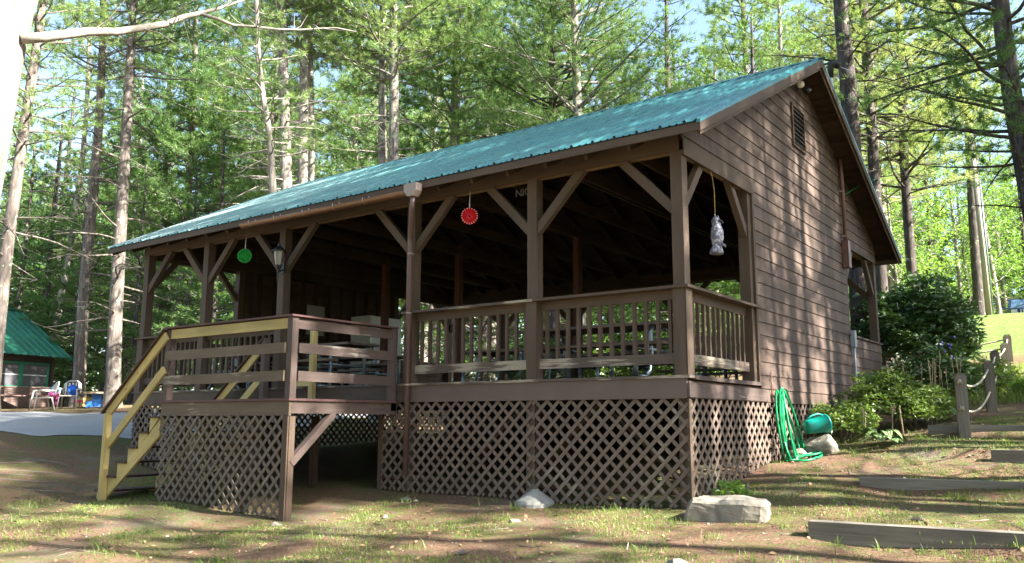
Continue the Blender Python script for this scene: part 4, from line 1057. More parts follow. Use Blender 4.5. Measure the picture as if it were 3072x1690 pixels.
# unseen trees added to dapple the gable, roof and ground and block skylight
for j, (x, y, key, sc) in enumerate((
    (13, 3, 'thin0', 1.3), (12.5, 5.6, 'thin0', 1.35), (14, 7.6, 'thin1', 1.3), (17, 2.6, 'high0', 1.0), (18, 6.2, 'high0', .98), (16.5, 8.6, 'high0', 1.03), (20.5, 4.2, 'high0', .9), (11.5, 9.2, 'thin1', 1.35), (15, 11.2, 'tall0', 1.2), (7.4, 2.9, 'thin0', 0.9), (6.8, 4.1, 'thin1', 0.85), (14, -2.2, 'thin1', 1.15), (16, 0.6, 'thin0', 1.2), (10.5, -8, 'tall1', 1), (14.5, -9.5, 'tall2', 1), (19, 11, 'tall1', 1.15), (8.5, -13, 'tall0', 1), (-9, -8, 'tall0', 1), (-15, -9, 'tall1', 1), (-12, -6.5, 'thin0', 1), (27, -6, 'hem0', 1.2), (29, -1, 'hem1', 1.3), (28, 4, 'hem0', 1.3), (30, 9, 'hem1', 1.2), (27, 14, 'hem0', 1.2), (26, -12, 'hem1', 1.2), (22, -17, 'mid0', 1.1), (16, -21, 'hem0', 1.2), (10, -23, 'mid1', 1.1), (4, -22, 'hem1', 1.3), (-2, -24, 'mid0', 1.1), (-8, -21, 'hem0', 1.3), (-14, -22, 'mid1', 1.1), (-20, -18, 'hem1', 1.2), (7, -27, 'tall0', 1), (-5, -28, 'tall1', 1), (24, 18, 'mid0', 1.1), (33, 0, 'tall2', 1), (33, 8, 'tall1', 1))):
    t = plant(key, x, y, sc, j*1.9, 'right'); t['label'] = 'tree added out of view to shade the clearing'; t['group'] = 'trees added out of view for their shade'

# far woods: one mass
def far_woods():
    rs = np.random.RandomState(3); n = 34000
    U = rs.uniform(-900, 4000, n); D = rs.uniform(78, 105, n); pos = []
    R = _f[None, :]+((U-1536)/FPX)[:, None]*_r[None, :]
    h = np.hypot(R[:, 0], R[:, 1]); X = CAM[0]+R[:, 0]*D/h; Y = CAM[1]+R[:, 1]*D/h
    top = 17+4*np.sin(U*.006)+3*np.sin(U*.021+1)+2*np.sin(U*.05)
    Z = gz_np(X, Y)*.6+ rs.rand(n)**.8*top
    leaves('far_woods', np.stack([X, Y, Z], 1), rs.rand(n), 5, 1.0, .75, M_hemlock, None)
    tag(bpy.data.objects['far_woods'], 'far green wall of woods closing the view behind all the trees', 'woods', kind='stuff')
far_woods()

# ------------------------------------------------------------------ things on and around the pavilion
def curl(n, f): return [f(k/(n-1)) for k in range(n)]
def place(mb, name, mat, root, **k): return mb.build(name, mat, root, **k)
# paper fans hung from the front beam
def fan(x, z, r, mat, rim, label):
    fx = Vector((.80, .60, 0)); fy = Vector((-.60, .80, 0)); t = empty('paper_fan', (x, -.02, HB), label, 'hanging fan', 'paper fans hanging from the front beam')
    mb = MB(); n = 40; c = Vector((x, -.03, z))
    for s in (-1, 1):
        for k in range(n):
            a0, a1 = 2*pi*k/n, 2*pi*(k+1)/n; d0 = .012*(1 if k % 2 else -1)
            P = lambda a, q, d: c+fx*cos(a)*q+fy*(d+s*.012)+Vector((0, 0, sin(a)*q))
            mb.quad(P(a0, r*.12, 0), P(a1, r*.12, 0), P(a1, r, -d0), P(a0, r, d0))
    place(mb, 'pleats', mat, t)
    mb = MB()
    for k in range(20):
        a = 2*pi*k/20; p = c+fx*cos(a)*r*.84-fy*.03+Vector((0, 0, sin(a)*r*.84)); q = c+fx*cos(a)*r*1.03-fy*.026+Vector((0, 0, sin(a)*r*1.03))
        mb.beam(p, q, .010, .003, fy)
    place(mb, 'rim_marks', rim, t)
    place(MB().tube([c+Vector((0, 0, r)), c+Vector((.0, 0, r+.08)), Vector((x, -.02, HB-.0))], [.010, .007, .004], 6), 'cord', M_white, t)
fan(-3.24, 2.33, .118, plain('red_foil_paper', (.55, .006, .010), .35, 0, .1), plain('pale_red_marks', (.75, .35, .33), .4), 'red pleated paper fan hanging from the front beam right of the downspout')
fan(-8.34, 2.33, .125, plain('green_foil_paper', (.006, .30, .035), .35, 0, .1), plain('pale_green_marks', (.12, .45, .16), .4), 'green pleated paper fan hanging from the front beam left of the lantern')
# owl decoy on its yellow rope
def owl():
    c = Vector((.02, .92, 1.6)); t = empty('owl_decoy', c, 'grey plastic owl decoy hanging by its head in the gable opening', 'owl decoy')
    m, nt, b = newmat('grey_feathered_plastic'); tc = N(nt, 'ShaderNodeTexCoord'); mp = N(nt, 'ShaderNodeMapping'); mp.inputs['Scale'].default_value = (34, 34, 26)
    nt.links.new(tc.outputs['Object'], mp.inputs[0]); v = N(nt, 'ShaderNodeTexVoronoi', Scale=1.0); nt.links.new(mp.outputs[0], v.inputs['Vector'])
    r = ramp(nt, v.outputs['Distance'], [(.15, (.50, .52, .56)), (.6, (.12, .12, .17))]); nt.links.new(r.outputs[0], b.inputs['Base Color']); b.inputs['Roughness'].default_value = .4
    bp = N(nt, 'ShaderNodeBump', Strength=.6, Distance=.01); nt.links.new(v.outputs['Distance'], bp.inputs['Height']); nt.links.new(bp.outputs[0], b.inputs['Normal'])
    mb = MB(); prof = [(0, 0), (.098, .0), (.10, .02), (.082, .07), (.062, .10), (.078, .14), (.092, .20), (.090, .28), (.076, .34), (.060, .365), (.068, .39), (.066, .43), (.045, .465), (.02, .48), (0, .485)]
    n = 24; i0 = len(mb.v)
    for (q, z) in prof:
        f = z/.485; ox = .02*sin(f*3.1); 
        for j in range(n):
            a = 2*pi*j/n; mb.v.append((c.x+q*cos(a)*.85+ox, c.y+q*sin(a), c.z+z-.03))
    for k in range(len(prof)-1):
        for j in range(n):
            a = i0+k*n+j; b2 = i0+k*n+(j+1) % n; mb.f.append((a, b2, b2+n, a+n)); mb.sm.append(True); mb.uv += [(0, 0)]*4
    body = place(mb, 'body', m, t)
    for s in (-1, 1):
        place(MB().lathe([(.018, 0), (.012, .03), (0, .055)], c+Vector((.02, s*.038, .425)), 8, Matrix.Rotation(s*-.35, 3, 'X')), 'ear_tuft', m, body)
        place(MB().lathe([(.022, 0), (.020, .008), (0, .012)], c+Vector((.068, s*.026, .385)), 10, Matrix.Rotation(pi/2, 3, 'Y')), 'eye', M_black, body)
        place(MB().tube([c+Vector((.07, s*.03, .085)), c+Vector((.105, s*.03, .075)), c+Vector((.11, s*.03, .05))], [.018, .016, .008], 7), 'foot', m, body)
    place(MB().tube([c+Vector((.075, 0, .38)), c+Vector((.10, 0, .365)), c+Vector((.098, 0, .345))], [.014, .010, .003], 7), 'beak', M_black, body)
    place(MB().tube([c+Vector((.0, 0, .45)), c+Vector((.0, .0, .8)), Vector((.0, .915, HB-.11)), Vector((-.01, .89, HB-.02))], .0055, 6).tube([Vector((.0, .915, HB-.10)), Vector((.01, .86, HB-.12)), Vector((.01, .84, HB-.07)), Vector((0, .85, HB))], .004, 5), 'rope', M_yrope, t)
owl()
# hose coil
def hose():
    t = empty('garden_hose', (.14, 2.9, -1.1), 'bright green garden hose hanging in long loops from a hook on the gable', 'garden hose')
    RR = random.Random(4); mb = MB(); loops = 8
    for i in range(loops):
        yc = 2.86+.045*(i-3.5); yb = 2.84+.045*i; wb = .17+.025*i+RR.uniform(-.03, .05); zb_ = -1.02-.02*i+RR.uniform(-.08, .06); xb = .14+.018*i; pts = []
        for k in range(40):
            a = 2*pi*k/40; s = (1-cos(a))/2             # 0 at top, 1 at bottom
            w = wb*(s**.8)+.035; y = yc+(yb-yc)*s+w*sin(a); z = -.09+(zb_+.09)*s**.9+.018*(i % 3)*(1-s); x = .10+(xb-.10)*s+.02*((i*7) % 4)*(.4+.6*s)+.018*sin(a*2+i)
            g0 = gz(x, y)+.014
            if z < g0: x += (g0-z)*1.3; z = gz(x, y)+.016+.006*i
            pts.append((x, y, z))
        pts.append(pts[0]); mb.tube(pts, .0135, 8, cap=False)
    pts = []
    for k in range(36):
        a = -2.4+4.9*k/35; x = .36+.20*cos(a)*1.0; y = 3.0+.34*sin(a); pts.append((x, y, gz(x, y)+.02+.01*(k % 7 == 0)))
    mb.tube([(.2, 2.62, -.8)]+pts+[(.26, 3.36, gz(.26, 3.36)+.06), (.16, 3.2, -.7)], .0135, 8)
    place(mb, 'hose_loops', M_hose, t)
    place(MB().tube([(.58, 3.36, gz(.58, 3.36)+.02), (.60, 3.46, gz(.6, 3.46)+.02)], .018, 8), 'coupling', plain('brass', (.5, .38, .12), .3, .8), t)
hose()

# rocks
def rock(name, c, sz, seed, mat, label, cat='rock', group=None, flat=.0, rot=0.0, sub=3):
    bm_ = __import__('bmesh').new(); import bmesh
    bmesh.ops.create_icosphere(bm_, subdivisions=sub, radius=1.0); rr = random.Random(seed)
    from mathutils import noise
    planes = [(Vector((rr.uniform(-1, 1), rr.uniform(-1, 1), rr.uniform(-.6, 1))).normalized(), rr.uniform(.55, .85)) for _ in range(11)]+[(Vector((0, 0, 1)), .62 if flat else .9)]
    for v in bm_.verts:
        p = v.co.copy()
        for n_, d in planes:
            q = p.dot(n_)
            if q > d: p -= n_*(q-d)*.92
        p *= 1+.06*noise.noise(p*3+Vector((seed, 0, 0)))+.02*noise.noise(p*9)
        v.co = Matrix.Rotation(rot, 3, 'Z') @ Vector((p.x*sz[0], p.y*sz[1], p.z*sz[2]))
    me = bpy.data.meshes.new(name); bm_.to_mesh(me); bm_.free(); me.materials.append(mat)
    o = bpy.data.objects.new(name, me); C.objects.link(o); o.location = c; return tag(o, label, cat, group)
g0 = gz(.6, -.5)
def block(c, sx, sy, sz, seed, label):
    import bmesh; from mathutils import noise
    bm_ = bmesh.new(); bmesh.ops.create_cube(bm_, size=2.0)
    for v in bm_.verts:
        v.co.x *= sx*(1+.10*((seed*7+v.index*3) % 5-2)/2); v.co.y *= sy*(1+.12*((seed*3+v.index*5) % 5-2)/2); v.co.z *= sz*(1+.10*((v.index*7) % 3-1))
    bmesh.ops.bevel(bm_, geom=list(bm_.edges), offset=.045, segments=1, affect='EDGES')
    bmesh.ops.triangulate(bm_, faces=bm_.faces); bmesh.ops.subdivide_edges(bm_, edges=bm_.edges, cuts=7, use_grid_fill=True)
    for v in bm_.verts:
        p = v.co; d = noise.noise(p*3.1+Vector((seed, 0, 0)))*.05+noise.noise(p*9)*.02+noise.noise(p*26)*.007
        v.co = p+p.normalized()*d
    me = bpy.data.meshes.new('rock'); bm_.to_mesh(me); bm_.free(); me.materials.append(M_stone); o = bpy.data.objects.new('rock', me); C.objects.link(o); o.location = c; o.rotation_euler = (0.02, .03, .10); tag(o, label, 'rock')
block((.60, -.36, g0+.07), .40, .27, .145, 2, 'large flat-topped granite block lying in front of the lattice corner')
rock('rock', (.46, 3.42, gz(.46, 3.42)+.08), (.29, .24, .21), 8, M_stone, 'grey boulder under the teal pail beside the hose', rot=.5, sub=4)
rock('rock', (.20, 3.05, gz(.2, 3.0)+.06), (.17, .15, .13), 12, M_stone, 'small stone against the lattice behind the hanging hose', rot=.2)
for (x, y, r, s, lab) in ((-3.95, -.45, .09, 21, 'fist-sized pale stone on the ground by the foot of the downspout'), (-3.7, -.52, .05, 22, 'tiny pale stone right of the downspout foot'), (1.05, -2.55, .15, 23, 'flat pale stone sunk in the turf in the right foreground'), (-1.55, -1.25, .075, 24, 'pale stone on the moss in front of the white pier cap'), (-4.4, -2.25, .10, 25, 'flat stone at the foot of the deck corner post')):
    rock('stone', (x, y, gz(x, y)+.01), (r, r*.8, r*.45), s, M_stone, lab, 'stone', sub=2)
pc = MB(); px_, py_ = -2.02, -.17; gz0 = gz(px_, py_)
pc.lathe([(0, .17), (.05, .168), (.055, .15), (.07, .145), (.235, .03), (.25, .0), (.25, -.06)], (px_, py_, gz0+.02), 18, smooth=False)
o = pc.build('pier_cap', M_conc); tag(o, 'pale cone-shaped concrete pier cap at the foot of the front lattice', 'pier cap')
# pail lying on the boulder
def pail():
    c = Vector((.42, 3.34, gz(.46, 3.4)+.39)); ax = Vector((.62, .72, .16)).normalized(); q = ax.to_track_quat('Z', 'Y').to_matrix()
    t = empty('pail', (c.x, c.y, gz(.46, 3.4)+.28), 'teal plastic pail lying on its side on the grey boulder', 'pail')
    place(MB().lathe([(.0, -.17), (.092, -.17), (.098, -.15), (.125, .15), (.133, .152), (.133, .172), (.122, .172), (.09, -.14), (0, -.15)], c, 28, q), 'body', M_pail, t)
    sgn = q @ Vector((1, 0, 0)); sgn = (Vector((0, 0, 1))-ax*ax.z).normalized()
    place(MB().tube([c+ax*.14+sgn*.12, c+ax*.06+sgn*.155, c-ax*.05+sgn*.14, c-ax*.13+sgn*.10], .014, 8), 'handle', M_pail, t)
pail()

# landscape timbers across the path
for (a, b, w_, lab) in (((1.60, -.93, .0), (5.2, -.62), .17, 'nearest and longest landscape timber, crossing the lower right corner'), ((1.42, 1.62, 0), (4.9, 2.05), .16, 'second landscape timber up from the front, in shade beyond the near one'),
                        ((2.62, 3.10, 0), (5.2, 3.3), .15, 'third landscape timber, its short sunlit end showing at the right edge'), ((1.62, 4.80, 0), (5.0, 4.95), .17, 'farthest landscape timber, running behind the first rope-fence post')):
    mb = MB(); n = 5; pa = Vector((a[0], a[1], 0)); pb = Vector((b[0], b[1], 0))
    za = {-.93: -1.425, 1.62: -1.17, 3.10: -.86, 4.80: -.565}[a[1]]
    mb.beam((pa.x, pa.y, za-w_*.55), (pb.x, pb.y, za-w_*.55+.01), .17, w_*1.1, (0, 0, 1))
    o = mb.build('landscape_timber', M_tie, bevel=.012); tag(o, lab, 'timber', 'timbers stepping up the path')
# rope fence
def fence():
    t = empty('rope_fence', (2.1, 4.7, gz(2.1, 4.7)), 'grey timber post fence joined by two sagging ropes climbing the path', 'rope fence')
    P = [((2.11, 4.66), .90, .075), ((2.15, 7.36), .87, .075), ((1.87, 10.75), .90, .08), ((1.74, 13.8), .85, .085), ((1.50, 16.75), .85, .085)]
    tops = []
    for (x, y), h, r in P:
        z = gz(x, y); z1 = {4.66: .17, 7.36: .50, 10.75: .92, 13.8: 1.31, 16.75: 1.77}[y]
        mb = MB(); mb.frame_box(Vector((x, y, 0)), Vector((.97, .24, 0)), Vector((-.24, .97, 0)), Vector((0, 0, 1)), (-r, r), (-r, r), (z-.2, z1-.035))
        mb.frame_box(Vector((x, y, 0)), Vector((.97, .24, 0)), Vector((-.24, .97, 0)), Vector((0, 0, 1)), (-r*.75, r*.75), (-r*.75, r*.75), (z1-.0345, z1))
        place(mb, 'fence_post', M_post, t, bevel=.012); tops.append(Vector((x, y, z1)))
    def rope(a, b, sag, r=.017): place(MB().tube([a.lerp(b, k/12)-Vector((0, 0, sag*4*(k/12)*(1-k/12))) for k in range(13)], r, 7), 'rope', M_rope, t)
    for i in range(4):
        for dz in (.12, .50): rope(tops[i]-Vector((0, 0, dz)), tops[i+1]-Vector((0, 0, dz)), .16 if i == 0 else .06)
    for i, u2 in ((3, (-4.6, 13.9)), (4, (-4.2, 17.6))):
        rope(tops[i]-Vector((0, 0, .12)), Vector((u2[0], u2[1], gz(*u2)+.6)), .14, .02)
    for dz in (.12, .50):
        a = tops[0]-Vector((0, .0, dz)); place(MB().lathe([(.0, -.095), (.024, -.092), (.028, -.084), (.015, -.075), (0, -.075)], a, 10, Matrix.Rotation(-pi/2, 3, 'X')), 'rope_knot', M_rope, t)
        kn = MB()
        for k in range(3): kn.tube([a+Vector((-.03+.03*k, -.10, -.025)), a+Vector((.0+.01*k, -.115, .0)), a+Vector((.03-.02*k, -.10, .025))], .014, 6)
        place(kn, 'rope_knot', M_rope, t)
    for (x, y) in ((-4.6, 13.9), (-4.2, 17.6)):
        z = gz(x, y); place(MB().box(x-.08, x+.08, y-.08, y+.08, z-.2, z+.8), 'fence_post', M_post, t, bevel=.01)
fence()
# utility pole
b = at(2967, 940, 42); z0 = gz(b[0], b[1]); tp = at(2922, 500, 42)
t = empty('utility_pole', (b[0], b[1], z0), 'pale leaning utility pole at the far edge of the lawn', 'utility pole')
up_ = Vector((tp[0]-b[0], tp[1]-b[1], tp[2]-z0))
place(MB().tube([Vector((b[0], b[1], z0-.3)), Vector((b[0], b[1], z0))+up_*.5, Vector((b[0], b[1], z0))+up_*1.12], [.13, .11, .10], 14), 'pole', wood('pale_pole_wood', (.34, .30, .24), dark=.7), t)
place(MB().tube([Vector((b[0]+.18, b[1]-.1, z0)), Vector((b[0]+.18, b[1]-.1, z0))+up_*.9], .03, 6), 'ground_wire_cover', M_galv, t)
# service wires from the weatherhead out to the trees
def wire(a, b, sag, r=.007): 
    a, b = Vector(a), Vector(b); return [a.lerp(b, k/14)-Vector((0, 0, sag*4*(k/14)*(1-k/14))) for k in range(15)]
place(MB().tube(wire((.36, 6.08, 5.80), at(2905, 720, 30), .5), .008, 5), 'service_wire', M_black, None)
tag(bpy.data.objects['service_wire'], 'thin black service cable sagging from the mast head towards the lawn', 'cable')
place(MB().tube([(.34, 6.06, 5.82), (.55, 6.15, 5.7), (.62, 6.3, 5.45), (.60, 6.3, 5.25)], .007, 6), 'drip_loop', M_white, mast)

# car beyond the crest
def car():
    D = 60.0
    for k in range(60):
        D = 46+k*.4; p = at(3075, 884, D)
        if p[2]-1.72 >= gz(p[0], p[1]): break
    c = Vector((p[0]+.12, p[1], gz(p[0], p[1]))); t = empty('parked_car', (0, 0, 0), 'dark blue parked off-road car facing the lawn, cut by the right edge', 'car')
    pb = plain('dark_blue_paint', (.02, .035, .10), .18, .3, .05); gl = plain('windscreen_glass', (.06, .12, .18), .05, 0, .1); gl.node_tree.nodes['Principled BSDF'].inputs['Specular IOR Level'].default_value = 1
    chrome = plain('bright_trim', (.6, .6, .62), .2, .8, .05)
    W = .92
    mb = MB(); pr = [(-.0, .45), (0, .95), (.06, 1.03), (1.25, 1.10), (1.25, 1.10), (4.3, 1.12), (4.35, .5), (4.2, .38), (.1, .38)]
    mb.poly_prism([(-W, y, z) for y, z in pr], (2*W, 0, 0)); body = mb.build('body', pb, t, bevel=.04)
    mb = MB(); q0 = [(-.86, 1.2, 1.10), (.86, 1.2, 1.10), (.86, 4.25, 1.12), (-.86, 4.25, 1.12)]; q1 = [(-.72, 1.62, 1.70), (.72, 1.62, 1.70), (.72, 4.05, 1.72), (-.72, 4.05, 1.72)]
    mb.quad(q1[0], q1[1], q1[2], q1[3])
    for k in range(4): mb.quad(q0[k], q0[(k+1) % 4], q1[(k+1) % 4], q1[k])
    mb.build('roof', pb, t)
    lerp = lambda a, b, f: tuple(a[i]*(1-f)+b[i]*f for i in range(3))
    for k, nm in ((0, 'windscreen'), (1, 'side_window'), (3, 'side_window')):
        A, B, D_, E_ = q0[k], q0[(k+1) % 4], q1[(k+1) % 4], q1[k]; off = [Vector((0, -.012, .006)), Vector((.012, 0, .004)), 0, Vector((-.012, 0, .004))][k]
        def pt(u, v): return Vector(lerp(lerp(A, B, u), lerp(E_, D_, u), v))+off
        MB().quad(pt(.06, .08), pt(.94, .08), pt(.93, .92), pt(.07, .92)).build(nm, gl, t)
    for s in (-1, 1):
        hl = MB().box(s*.88, s*.56, -.03, .0, .74, .93).build('headlight', chrome, t, bevel=.02)
        MB().tube([(s*.80, 1.35, 1.16), (s*1.02, 1.32, 1.18)], .03, 8).box(s*.98, s*1.16, 1.27, 1.36, 1.10, 1.27).build('wing_mirror', pb, t, bevel=.02)
        for y in (.75, 3.5):
            wv = MB().lathe([(.0, -.1), (.20, -.1), (.24, -.11), (.37, -.10), (.38, .0), (.37, .10), (.2, .11), (0, .1)], (s*.82, y, .38), 24, Matrix.Rotation(pi/2, 3, 'Y')).build('wheel', M_black, t)
            MB().lathe([(.0, .13), (.10, .125), (.2, .12)], (s*.82, y, .38), 12, Matrix.Rotation(s*pi/2, 3, 'Y')).build('rim', chrome, wv)
    gr = MB()
    for k in range(7): gr.box(-.42+k*.13, -.36+k*.13, -.025, -.001, .68, .93)
    gr.build('grille_bars', chrome, t); MB().box(-.95, .95, -.14, -.0, .42, .6).build('bumper', M_black, t, bevel=.03)
    MB().lathe([(0, 0)]+[(.0, 0)], (0, 0, 0), 3)
    ang = math.atan2(c.x-CAM[0], c.y-CAM[1]); t.location = c; t.rotation_euler = (0, 0, -ang+.12)
    return t
for o_ in (): pass
_car = car()

# small green-roofed cabin at the left
def cabin():
    E0 = Vector(at(216, 1076, 36)); n_ = Vector((.971, .236, 0)); e = Vector((.236, -.971, 0)); up = Vector((0, 0, 1)); R0 = Vector(at(78, 939, 38.4)); run = 2.9; rise = R0.z-E0.z
    g = gz(E0.x, E0.y)-.15; t = empty('cabin', (E0.x, E0.y, g), 'small brown screened cabin with a green metal roof at the left', 'cabin'); L = 8.0
    wl = plain('cabin_brown_siding', (.22, .15, .125), .8, 0, .15, 3)
    O = E0-n_*.45+e*.35; dep = 2*run-.9
    def fb(a, b, c_, name, mat, par=t, **k): mb = MB(); mb.frame_box(O, e, -n_, up, a, b, c_); return mb.build(name, mat, par, **k)
    zt = E0.z-.06-O.z; zg = g-O.z; zs = zg+.78
    wall = fb((0, L), (0, .08), (zg, zs), 'wall', wl)
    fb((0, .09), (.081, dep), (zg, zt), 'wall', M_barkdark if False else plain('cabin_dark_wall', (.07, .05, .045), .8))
    fb((.1, L), (dep-.08, dep), (zg, zt), 'wall', wl)
    fb((0, L), (0, .08), (zt-.16, zt), 'header_board', plain('cabin_trim', (.06, .045, .04), .8))
    fb((0, .12), (-.012, .0), (zg, zt), 'corner_post', M_paint)
    for k in range(9):
        mb = MB(); mb.frame_box(O, e, -n_, up, (.12, L), (-.016+.0, -.002), (zg+.02+k*.085, zg+.09+k*.085))
        if k < 9: mb.build('wall_board', wl, wall)
    gm_ = plain('green_trim', (.02, .22, .12), .5, 0, .08)
    scr_, snt, sb = newmat('window_screen'); sb.inputs['Base Color'].default_value = (.10, .10, .11, 1); sb.inputs['Roughness'].default_value = .35
    k = 0; x = .22
    while x < L-.4:
        w1 = 1.05
        fr = MB(); 
        for (a, b2, c0, c1) in ((x, x+.07, zs, zt-.16), (x+w1-.0, x+w1+.07, zs, zt-.16), (x+.07, x+w1, zs, zs+.06), (x+.07, x+w1, zt-.22, zt-.16)):
            fr.frame_box(O, e, -n_, up, (a, b2), (-.01, .05), (c0, c1))
        f_ = fr.build('window', gm_, t)
        fb((x+.07, x+w1), (.02, .028), (zs+.06, zt-.22), 'screen', scr_, f_)
        fb((x+.07, x+w1), (.005, .018), ((zs+zt-.16)/2-.02, (zs+zt-.16)/2+.015), 'cross_rail', M_white, f_)
        x += w1+.07; k += 1
    # roof with ribs running down the slope
    mb = MB(); xr = -.0; pr = []
    while xr < L+.6: pr += [(xr, 0), (xr+.02, .03), (xr+.05, .03), (xr+.07, 0)]; xr += .30
    for s in (1, -1):
        A = E0+e*0 if s > 0 else E0-n_*2*run; B = E0-n_*run+up*rise
        nr = (n_*s*rise+up*run).normalized()
        for (xa, ha), (xb, hb) in zip(pr[:-1], pr[1:]):
            q = (A+e*xa+nr*ha, A+e*xb+nr*hb, B+e*xb+nr*hb, B+e*xa+nr*ha); mb.quad(*(q if s > 0 else q[::-1]))
    rf = mb.build('roof', M_roof2, t, solid=.004)
    mb = MB(); B = E0-n_*run+up*(rise+.03); mb.tube([B, B+e*(L+.4)], .07, 8); mb.build('ridge_cap', M_roof2, rf)
    mb = MB()
    for s in (1, -1):
        A = E0 if s > 0 else E0-n_*2*run; mb.beam(A+e*.0-up*.08, B+e*.0-up*.12, .03, .12, up)
    mb.build('rake_board', gm_, rf)
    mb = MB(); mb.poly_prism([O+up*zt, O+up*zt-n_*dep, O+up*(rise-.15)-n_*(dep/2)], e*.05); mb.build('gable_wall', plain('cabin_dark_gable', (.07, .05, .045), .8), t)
cabin()

# picnic tables
def picnic_table(loc, rot, L, label, top=M_inner, metal=M_galv, curved=True, group='picnic tables'):
    t = empty('picnic_table', (0, 0, 0), label, 'picnic table', group)
    for k in range(5): MB().box(-L/2, L/2, -.37+k*.15, -.235+k*.15, .72, .758).build('top_plank', top, t)
    for s in (-1, 1):
        for k in range(2): MB().box(-L/2, L/2, s*(.56+k*.135), s*(.685+k*.135), .42, .458).build('bench_plank', top, t)
    for x in (-L/2+.38, L/2-.38):
        mb = MB()
        for s in (-1, 1):
            pts = [(x, s*.05, .69), (x, s*.30, .69), (x, s*.36, .60), (x, s*.34, .35), (x, s*.40, .12), (x, s*.55, .03), (x, s*.74, .03), (x, s*.80, .10), (x, s*.78, .38)]
            if not curved: pts = [(x, s*.2, .70), (x, s*.36, .70), (x, s*.38, .66), (x, s*.38, .06), (x, s*.42, .03), (x, s*.62, .03)]
            mb.tube(pts, .03, 8)
        mb.tube([(x, -.36, .40), (x, .36, .40)], .022, 6); mb.tube([(x, -.8, .39), (x, .8, .39)], .022, 6)
        fr_ = mb.build('frame', metal, t)
        MB().tube([(x, 0, .68), (x+(.45 if x < 0 else -.45), 0, .41)], .018, 6).build('stay', metal, fr_)
    t.location = loc; t.rotation_euler = (0, 0, rot); return t
tt = wood('table_planks', (.20, .15, .115), dark=.6)
picnic_table((-1.75, 1.15, 0), .02, 2.5, 'picnic table with curved steel legs by the front rail near the corner post', tt, group='picnic tables inside the pavilion')
picnic_table((-1.9, 3.4, 0), -.03, 2.4, 'picnic table in the shade behind the one at the front rail', tt, group='picnic tables inside the pavilion')
picnic_table((-7.25, .95, 0), .0, 1.9, 'picnic table with straight steel legs seen through the deck railing', tt, curved=False, group='picnic tables inside the pavilion')
picnic_table((-8.9, 3.3, 0), .1, 2.3, 'picnic table in front of the white refrigerator', tt, curved=False, group='picnic tables inside the pavilion')
picnic_table((-4.9, 3.6, 0), .05, 2.3, 'picnic table in the dark middle of the pavilion', tt, group='picnic tables inside the pavilion')
picnic_table((-10.1, 1.5, 0), pi/2, 1.9, 'picnic table behind the left balusters', tt, group='picnic tables inside the pavilion')
picnic_table((-2.2, 6.8, 0), -.02, 2.4, 'picnic table at the open back of the pavilion', tt, group='picnic tables inside the pavilion')
# refrigerator and notices
fr = MB().box(-11.42, -10.80, 5.42, 6.52, .10, 2.0).build('refrigerator', M_white, bevel=.015); tag(fr, 'white refrigerator against the left end wall of the pavilion', 'refrigerator')
fd = MB().box(-10.797, -10.755, 5.43, 6.51, .12, 1.30).build('door', M_white, fr, bevel=.008); MB().box(-10.797, -10.755, 5.43, 6.51, 1.32, 1.985).build('freezer_door', M_white, fr, bevel=.008)
MB().box(-10.754, -10.72, 5.50, 5.53, .8, 1.25).build('handle', M_galv, fd)
fr.data.transform(Matrix.Identity(4))
pm = plain('faded_paper', (.34, .33, .31), .8, 0, .06, 3)
for (z0_, z1_, lab) in ((1.83, 2.16, 'upper faded paper notice on the left end wall'), (1.46, 1.80, 'lower faded paper notice on the left end wall')):
    o = MB().box(XL+.136, XL+.142, 4.04, 4.58, z0_, z1_).build('notice', pm); tag(o, lab, 'notice', 'paper notices on the end wall')
# table, chairs, towels and toys by the cabin
def on(u, v, D):
    p = at(u, v, D); return Vector((p[0], p[1], gz(p[0], p[1])))
q = on(60, 1230, 34); picnic_table(q, 1.35, 3.6, 'long brown picnic table outside the cabin', plain('brown_table', (.16, .10, .085), .7), M_black, False, None)
def plastic_chair(loc, rot, label):
    t = empty('plastic_chair', (0, 0, 0), label, 'chair', 'plastic garden chairs by the cabin'); m = plain('cream_plastic', (.55, .52, .45), .4, 0, .04) if not bpy.data.materials.get('cream_plastic') else bpy.data.materials['cream_plastic']
    MB().box(-.24, .24, -.23, .23, .41, .44).build('seat', m, t, bevel=.01)
    mb = MB(); 
    for k in range(5): mb.beam((-.18+k*.09, .23, .44), (-.2+k*.1, .36, .86), .05, .015, (0, 1, 0))
    mb.tube([(-.26, .26, .5), (-.24, .36, .82), (-.12, .40, .92), (.12, .40, .92), (.24, .36, .82), (.26, .26, .5)], .022, 8); mb.build('backrest', m, t)
    for s in (-1, 1):
        MB().tube([(s*.27, .28, .64), (s*.30, .0, .66), (s*.28, -.24, .63)], .024, 8).build('armrest', m, t)
        for yy, dy in ((-.22, -.08), (.2, .1)): MB().tube([(s*.25, yy, .64 if yy < 0 else .42), (s*.28, yy+dy, 0)], [.024, .018], 8).build('leg', m, t)
    t.location = loc; t.rotation_euler = (0, 0, rot); return t
c1 = on(125, 1235, 31.0); c2 = on(205, 1232, 31.4)
plastic_chair(c1, -.2, 'cream plastic chair at the table, turned to the right'); plastic_chair(c2, .9, 'cream plastic chair heaped with blue towels')
def heap(name, c, r, mat, lab, seed): 
    o = rock(name, c, r, seed, mat, lab, 'towel', 'towels drying on the chairs'); o.data.polygons.foreach_set('use_smooth', [True]*len(o.data.polygons)); return o
heap('towel', c2+Vector((.05, .1, .60)), (.20, .20, .20), plain('blue_towel', (.02, .12, .50), .9, 0, .5, 9), 'deep blue towel over the back of the right chair', 41)
